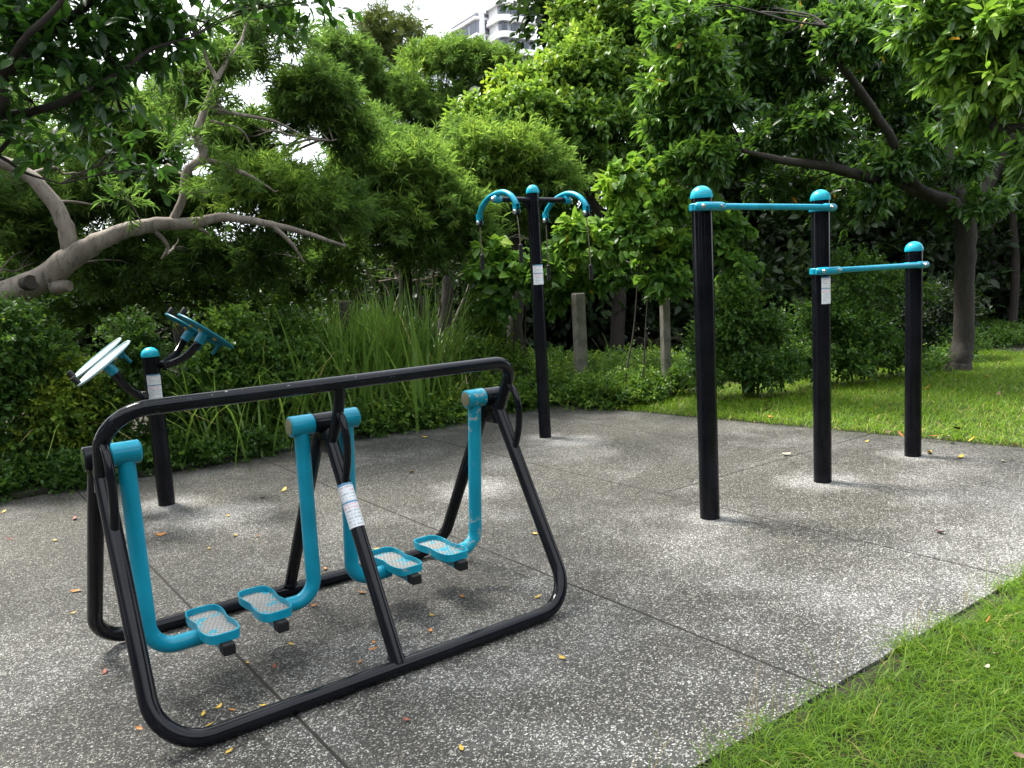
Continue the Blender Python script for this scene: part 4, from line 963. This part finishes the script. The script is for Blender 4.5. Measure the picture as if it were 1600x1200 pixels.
tuft('tallest dense silver grass clump in the middle of the hedge', hb(2.85, -.1), 480, (1.1, 1.8), .27, 92, .2, .55, .032)
tuft('broad-bladed silver grass clump between the two tall clumps, slightly lower', hb(2.55, -.5), 300, (1.0, 1.6), .3, 97, .25, .6, .028)
tuft('wide loose clump of arching green grass just right of the right-hand shoulder wheels', hb(.95, .05), 190, (.8, 1.35), .30, 98, .42, .6, .022)
tuft('arching grass clump in front of the bushes left of the middle hub of the walker', hb(1.55, .0), 230, (.8, 1.4), .26, 99, .40, .6, .024)
tuft('arching grass clump under the right end of the walker handrail', hb(3.35, -.1), 260, (.8, 1.45), .24, 100, .38, .66, .024)
tuft('pale silver grass clump just left of the pulley station post', hb(3.7, -1.2), 200, (.9, 1.6), .20, 93, .5, .7)
tuft('thin silver grass clump between the dark post and the wheel station bushes', hb(1.5, -.9), 260, (.9, 1.5), .25, 94, .35, .45)
tuft('loose arching grass clump with pale blades behind the left shoulder wheels', hb(-.1, -.7), 130, (.9, 1.5), .13, 95, .65, .7)
tuft('fine grass clump spilling out at the back corner post', gbase(970, 9.9), 420, (.5, 1.0), .34, 96, .7, .5, .009)

# ---- ground cover, lawns
def scatter(poly_uv, n, rng, inside=None):
    (u0, u1), (v0, v1) = poly_uv; u = u0 + (u1 - u0) * rng.rand(n); v = v0 + (v1 - v0) * rng.rand(n)
    if inside is not None: k = inside(u, v); u, v = u[k], v[k]
    P = np.array([OX, OY, 0]) + u[:, None] * EU + v[:, None] * EV; return P
rng = np.random.RandomState(101)
def turf(name, label, P, Lr, wd, lean, tone0, seg, mat='grass'):
    V, F3, F4, T = blades(P, len(P), Lr, wd, 0, lean, rng, seg=seg, tone0=tone0)
    o = link(name, fast_mesh(name, V, F3, LM[mat], T, F4)); tag(o, label, 'grass', None, 'stuff'); return o
def clumpy(u, v, s=9., a=.5):
    return rng.rand(len(u)) < a + (1 - a) * (.5 + .5 * np.sin(u * s + 2 * np.sin(v * s * .7)) * np.cos(v * s * .9 + 1.5 * np.sin(u * s * .6)))
P = scatter(((-.6, 3.4), (1.60, 3.3)), 92000, rng, lambda u, v: (v > 1.665 + .035 * np.sin(u * 7) + .03 * np.sin(u * 23 + 1) + .03 * rng.rand(len(u)) - .06 * (rng.rand(len(u)) < .04)) & clumpy(u, v, 13., .28) & (u > v * .0 - .8))
turf('near_lawn_grass', 'bright green short lawn in the lower right corner', P, (.035, .115), .0031, .85, .58, 3)
uu = np.concatenate([.3 + .25 * rng.normal(size=16), 1.05 + .3 * rng.normal(size=22), 2.1 + .35 * rng.normal(size=14)]); vv = 1.60 + .09 * rng.rand(len(uu))
P = np.array([OX, OY, 0]) + uu[:, None] * EU + vv[:, None] * EV
turf('weed_stalks', 'thin upright seed stalks along the ragged edge of the near lawn', P, (.12, .26), .0022, .22, .93, 4)
P = scatter(((4.3, 11.5), (-3.9, 3.4)), 140000, rng, lambda u, v: (u > edge_u(v) + .02 * rng.rand(len(u)) - .03 * (rng.rand(len(u)) < .1)) & clumpy(u, v, 5.) & (v > -3.4 + .0 * u))
turf('far_lawn_grass', 'sunlit yellow-green lawn beyond the pavement, reaching the brown trunk', P, (.05, .13), .006, .8, .66, 3)
gu = lambda name, us, vs, z=-.012: None
for nm, (u0, u1), (v0, v1) in (('lawn_soil', (-9, 9), (1.64, 9)), ('far_lawn_soil', (4.55, 11.5), (-3.7, 1.64))):
    b = MB()
    if nm == 'lawn_soil': q = [uv(u0, v0, -.012), uv(u1, v0, -.012), uv(u1, v1, -.012), uv(u0, v1, -.012)]
    else: q = [uv(edge_u(v0) + .006, v0, -.012), uv(u1, v0, -.012), uv(u1, v1 - .004, -.012), uv(edge_u(v1) + .006, v1 - .004, -.012)]
    b.add(q, [[0, 1, 2, 3]]); tag(b.build(nm, M['turf_soil'], smooth=None), None, None, None, 'structure')
# weedy ground cover behind the far corner of the pavement and along the hedge foot
C = Crown()
for i in range(150):
    if i < 95: x = 820 + 230 * rng.rand(); Y = 8.9 + 3.2 * rng.rand() ** 1.2
    else: x = 560 + 260 * rng.rand(); Y = None
    if Y: c = gbase(x, Y)
    else: c = uv(1.9 + 2.6 * rng.rand(), -4.2 - .25 * rng.rand())
    if c[1] > 0 and (toUV(c[0], c[1])[1] > -4.15 and toUV(c[0], c[1])[0] < edge_u(-4) + .05): continue
    r = .13 + .16 * rng.rand(); twigs(C, c + [0, 0, r * .55], np.array([r * 1.4, r * 1.4, r]), 85, 'shrub', .95, .55, 5, rng=rng)
for i in range(105):
    c = uv(-2.4 + 5.4 * rng.rand(), -4.10 - .28 * rng.rand()); r = .1 + .1 * rng.rand(); twigs(C, c + [0, 0, r * .5], np.array([r * 1.3, r * 1.3, r]), 55, 'shrub', .9, .3, 5, rng=rng)
for i in range(150):
    c = gbase(1050 + 470 * rng.rand(), 10.1 + 1.5 * rng.rand()) if i < 60 else gbase(1440 + 260 * rng.rand(), 12.2 + 4.5 * rng.rand()); r = .08 + .12 * rng.rand(); twigs(C, c + [0, 0, r * .5], np.array([r * 1.5, r * 1.5, r]), 50, 'shrub', 1., .3, 5, rng=rng)
o = C.build('ground_cover', LM['shrub'], None, np.zeros(3)); tag(o, 'low weedy ground cover along the hedge foot and behind the far pavement corner', 'ground cover', None, 'stuff')

# ---- the wood behind everything: one far mass
C = Crown(); rng = np.random.RandomState(111)
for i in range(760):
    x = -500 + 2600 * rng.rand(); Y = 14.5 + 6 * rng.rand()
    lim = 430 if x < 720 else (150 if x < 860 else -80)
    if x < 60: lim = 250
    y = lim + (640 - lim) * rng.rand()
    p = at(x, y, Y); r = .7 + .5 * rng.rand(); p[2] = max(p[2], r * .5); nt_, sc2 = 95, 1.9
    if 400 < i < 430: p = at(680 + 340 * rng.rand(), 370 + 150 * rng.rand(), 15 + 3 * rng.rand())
    if i >= 430:                       # the same wood on the right, deeper in, and an unseen ring behind the camera added to darken reflections
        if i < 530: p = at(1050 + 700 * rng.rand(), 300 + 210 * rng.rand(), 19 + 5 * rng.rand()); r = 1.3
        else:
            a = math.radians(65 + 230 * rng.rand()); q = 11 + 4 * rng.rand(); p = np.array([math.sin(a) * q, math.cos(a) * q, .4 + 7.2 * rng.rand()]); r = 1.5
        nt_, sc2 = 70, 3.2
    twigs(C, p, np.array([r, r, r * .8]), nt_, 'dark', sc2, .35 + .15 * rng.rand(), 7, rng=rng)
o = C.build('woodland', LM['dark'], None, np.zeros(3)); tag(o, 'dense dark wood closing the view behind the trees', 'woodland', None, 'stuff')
for i, (x, Y, r) in enumerate(((1582, 14.5, .065), (1548, 16.5, .05), (1600, 17.5, .06), (1466, 16, .05))):
    b = MB(); g0 = gbase(x, Y); Q, R = smooth_path([np.zeros(3), np.array([.05, 0, 1.2]), np.array([-.05, 0, 2.6]), np.array([.1, 0, 4.4])], [r * 1.3, r, r * .9, r * .7])
    b.tube(Q, R, 10)
    th = thing('background_tree', ('slim dark trunk nearest the right edge, right of the thick brown trunk', 'thin dark trunk just right of the thick brown trunk', 'thin shaded trunk at the extreme right edge, deep in the wood', 'slim dark trunk just left of the thick brown trunk')[i], 'tree', g0, 0, 'slim trunks behind the far lawn')
    b.build('trunk', BK['dark'], th)
    C = Crown(); twigs(C, np.array([.1, 0, 4.9]), np.array([1.5, 1.5, 1.1]), 200, 'dark', 1.6, .3, 9, rng=rng); C.build('crown', LM['dark'], th, np.zeros(3))
# dry criss-cross twigs under the acacias
b = MB(); rng = np.random.RandomState(121); g0 = gbase(640, 10.4)
for i in range(46):
    p = at(545 + 200 * rng.rand(), 365 + 75 * rng.rand(), 10. + .9 * rng.rand()); q = p + np.array([rng.normal() * .9, rng.normal() * .3, rng.normal() * .22 - .05])
    branchy(b, p - g0, q - g0, .011, .004, .12, 4, 5, rng)
for i in range(5):
    p = at(560 + 45 * i, 400 + 12 * rng.rand(), 10.4); branchy(b, np.array([(i - 2) * .12, 0, 0]), p - g0, .028, .014, .08, 5, 7, rng)
o = b.build('dead_branches', BK['smooth'], None, 60, g0); tag(o, 'tangle of bare criss-crossing brown twigs above the tall silver grass', 'dead branches')
# ================================================================ FALLEN LEAVES (each one a thing)
LCOL = {'yellow': (.55, .36, .03), 'orange': (.45, .17, .02), 'red': (.26, .06, .03), 'brown': (.16, .09, .045), 'pale': (.55, .48, .34), 'maroon': (.07, .025, .02)}
def leaf_mesh(col, seed):
    rg = np.random.RandomState(seed); n = 9; V = []; F = []
    cv = .35 + .5 * rg.rand(); fold = .25 + .3 * rg.rand()
    for i in range(n):
        t = i / (n - 1); w = .21 * math.sin(math.pi * min(1, t * .96 + .03)) ** .8 * (1.25 - .5 * t)
        bend = .16 * math.sin(t * 2.5) * (rg.rand() * .2 + .8)
        z = cv * (t - .5) ** 2 + .02
        for s in (-1, 0, 1): V.append(((t - .5), bend * .5 + s * w, z + abs(s) * w * fold))
    for i in range(n - 1):
        for s in (0, 1): a = i * 3 + s; F.append([a, a + 1, a + 4, a + 3])
    k = len(V); V += [(-.5, 0, .11), (-.62, .02, .09), (-.62, .035, .09), (-.5, .015, .11)]; F.append([k, k + 1, k + 2, k + 3])
    me = bpy.data.meshes.new('fallen_leaf'); me.from_pydata(V, [], F)
    nm = 'dry_leaf_' + col
    if nm not in bpy.data.materials:
        t = NT(nm); c = LCOL[col]; t.set(Base_Color=t.mix(t.ramp(t.noise(5, 4), [(.4, 0.), (.65, 1.)]), c, tuple(x * .55 for x in c)), Roughness=.55)
    me.materials.append(bpy.data.materials[nm]); me.polygons.foreach_set('use_smooth', [True] * len(me.polygons)); return me
LMESH = {c: [leaf_mesh(c, 7 * i + 3) for i in range(3)] for c in LCOL}
FL = '''5 800 y 6|at the far left edge, upper of the two
15 843 r 6|at the far left edge, lower of the two
116 811 r 8|left of the walker's left hub, on the pavement behind it
86 845 y 6|left of the rear frame's left leg
119 924 o 9|between the left photo edge and the rear frame's left leg
115 958 y 5|small, just below the orange one by the rear frame's left leg
188 830 r 6|seen between the two left legs of the walker
252 835 o 10|long, below the wheel station post
327 857 y 5|small, right of the long orange leaf near the wheel station
357 806 y 5|small, in the pale patch right of the wheel station post
366 837 y 6|curled, in the middle of the pavement behind the left pedals
402 838 o 5|small, right of the curled one behind the pedals
410 778 r 5|small reddish, midway between wheel station and middle teal arm
443 766 y 8|left of the second teal swing arm
509 889 o 6|upright, by the rear base tube left of the middle leg
491 947 o 7|in front of the second pedal
267 1008 r 12|large, under the elbow of the leftmost teal arm
165 1049 r 9|left of the front frame's left leg
386 1036 y 6|on the slab joint under the second pedal
428 1042 r 6|small, right of the slab joint under the second pedal
455 1007 y 5|small, below and right of the second pedal
411 1102 y 4|tiny, beside the front base tube at the slab joint
341 1105 y 8|top of the cluster inside the front frame's left bend
363 1109 o 7|right one of the cluster inside the front frame's left bend
317 1117 y 8|left one of the cluster inside the front frame's left bend
329 1132 y 6|lowest of the cluster inside the front frame's left bend
218 1139 o 7|left of the front frame's rounded corner
359 1174 y 7|at the bottom of the photo in front of the base tube
720 1170 y 9|at the bottom of the photo, right of the slab joint
722 933 o 7|under the rightmost pedal
675 963 y 7|bright, below the third pedal
671 987 o 8|curled, below the bright yellow one under the third pedal
584 1005 o 7|upper of the pair left of the middle leg's foot
584 1015 o 8|lower of the pair left of the middle leg's foot
563 1034 o 5|just above the front base tube, left of the middle leg's foot
566 926 o 8|just left of the middle front leg
589 858 y 6|behind the third pedal
879 1029 y 8|alone on the open pavement right of the walker
842 933 y 8|inside the front frame's right bend
635 1125 r 6|small red, in front of the base tube
643 738 y 7|in the middle of the pavement between the walker and the hedge
836 834 y 6|small, right of the walker's right front leg
664 683 y 5|small, near the hedge behind the walker
1238 722 b 5|small, left of the middle bar post
1229 711 p 10|left of the middle bar post, flat and mossy
1469 832 m 10|dark, alone on the right part of the pavement
1453 708 y 10|right of the foot of the lowest bar post
1500 715 y 9|second to the right of the lowest bar post's foot
1568 721 p 7|near the right edge on the pavement
1355 690 y 5|small, between the middle and the lowest bar posts
1547 968 o 9|on the near lawn, upper one
1559 1024 p 11|big, on the near lawn near the right edge
1540 1043 p 9|long, on the near lawn below the big pale one
1287 1112 r 6|small, at the ragged edge of the near lawn
1596 1184 b 12|in the bottom right corner on the lawn
1407 680 o 12|wide, at the lawn edge just left of the lowest bar post
1388 676 b 7|small, left of the wide orange one at the lawn edge
1203 653 o 8|on the far lawn between the tall bar posts, lower one
1197 642 b 8|on the far lawn between the tall bar posts, upper one
1449 607 o 8|on the far lawn just right of the lowest bar post
1540 590 y 11|on the shaded grass right of the brown trunk
1483 684 p 11|at the lawn edge right of the lowest bar post
1584 694 o 9|at the lawn edge by the right photo border
1495 671 m 9|curled dark, on the far lawn edge
1561 616 b 9|on the far lawn near the right photo border
1460 682 o 8|at the lawn edge touching the lowest bar post's right side
1520 686 y 7|at the far lawn edge, nearest to the curled dark one'''
CN = {'y': 'yellow', 'o': 'orange', 'r': 'red', 'b': 'brown', 'p': 'pale', 'm': 'maroon'}
rl = np.random.RandomState(7); first = {}
for i, ln in enumerate(FL.split('\n')):
    a, lab = ln.split('|'); x, y, c, s = a.split(); x, y, s = float(x), float(y), float(s); c = CN[c]
    on = ('lawn' in lab or 'grass' in lab or 'corner' in lab and y > 1100) and 'pavement' not in lab
    p = gnd(x, y, .045 if on else .004)
    key = (c, i % 3)
    if key not in first:
        o = first[key] = link('fallen_leaf', LMESH[c][i % 3])
    else:
        o = first[key].copy(); COL.objects.link(o)
    L = max(.03, min(.10, s * 2 * p[1] / CAM_F)); o.location = p; o.scale = (L, L, L * (.7 + .6 * rl.rand()))
    o.rotation_euler = (rl.normal() * (.35 if on else .12), rl.normal() * (.35 if on else .12), rl.rand() * 6.28)
    tag(o, c + ' fallen leaf ' + lab, 'leaf', 'fallen leaves')
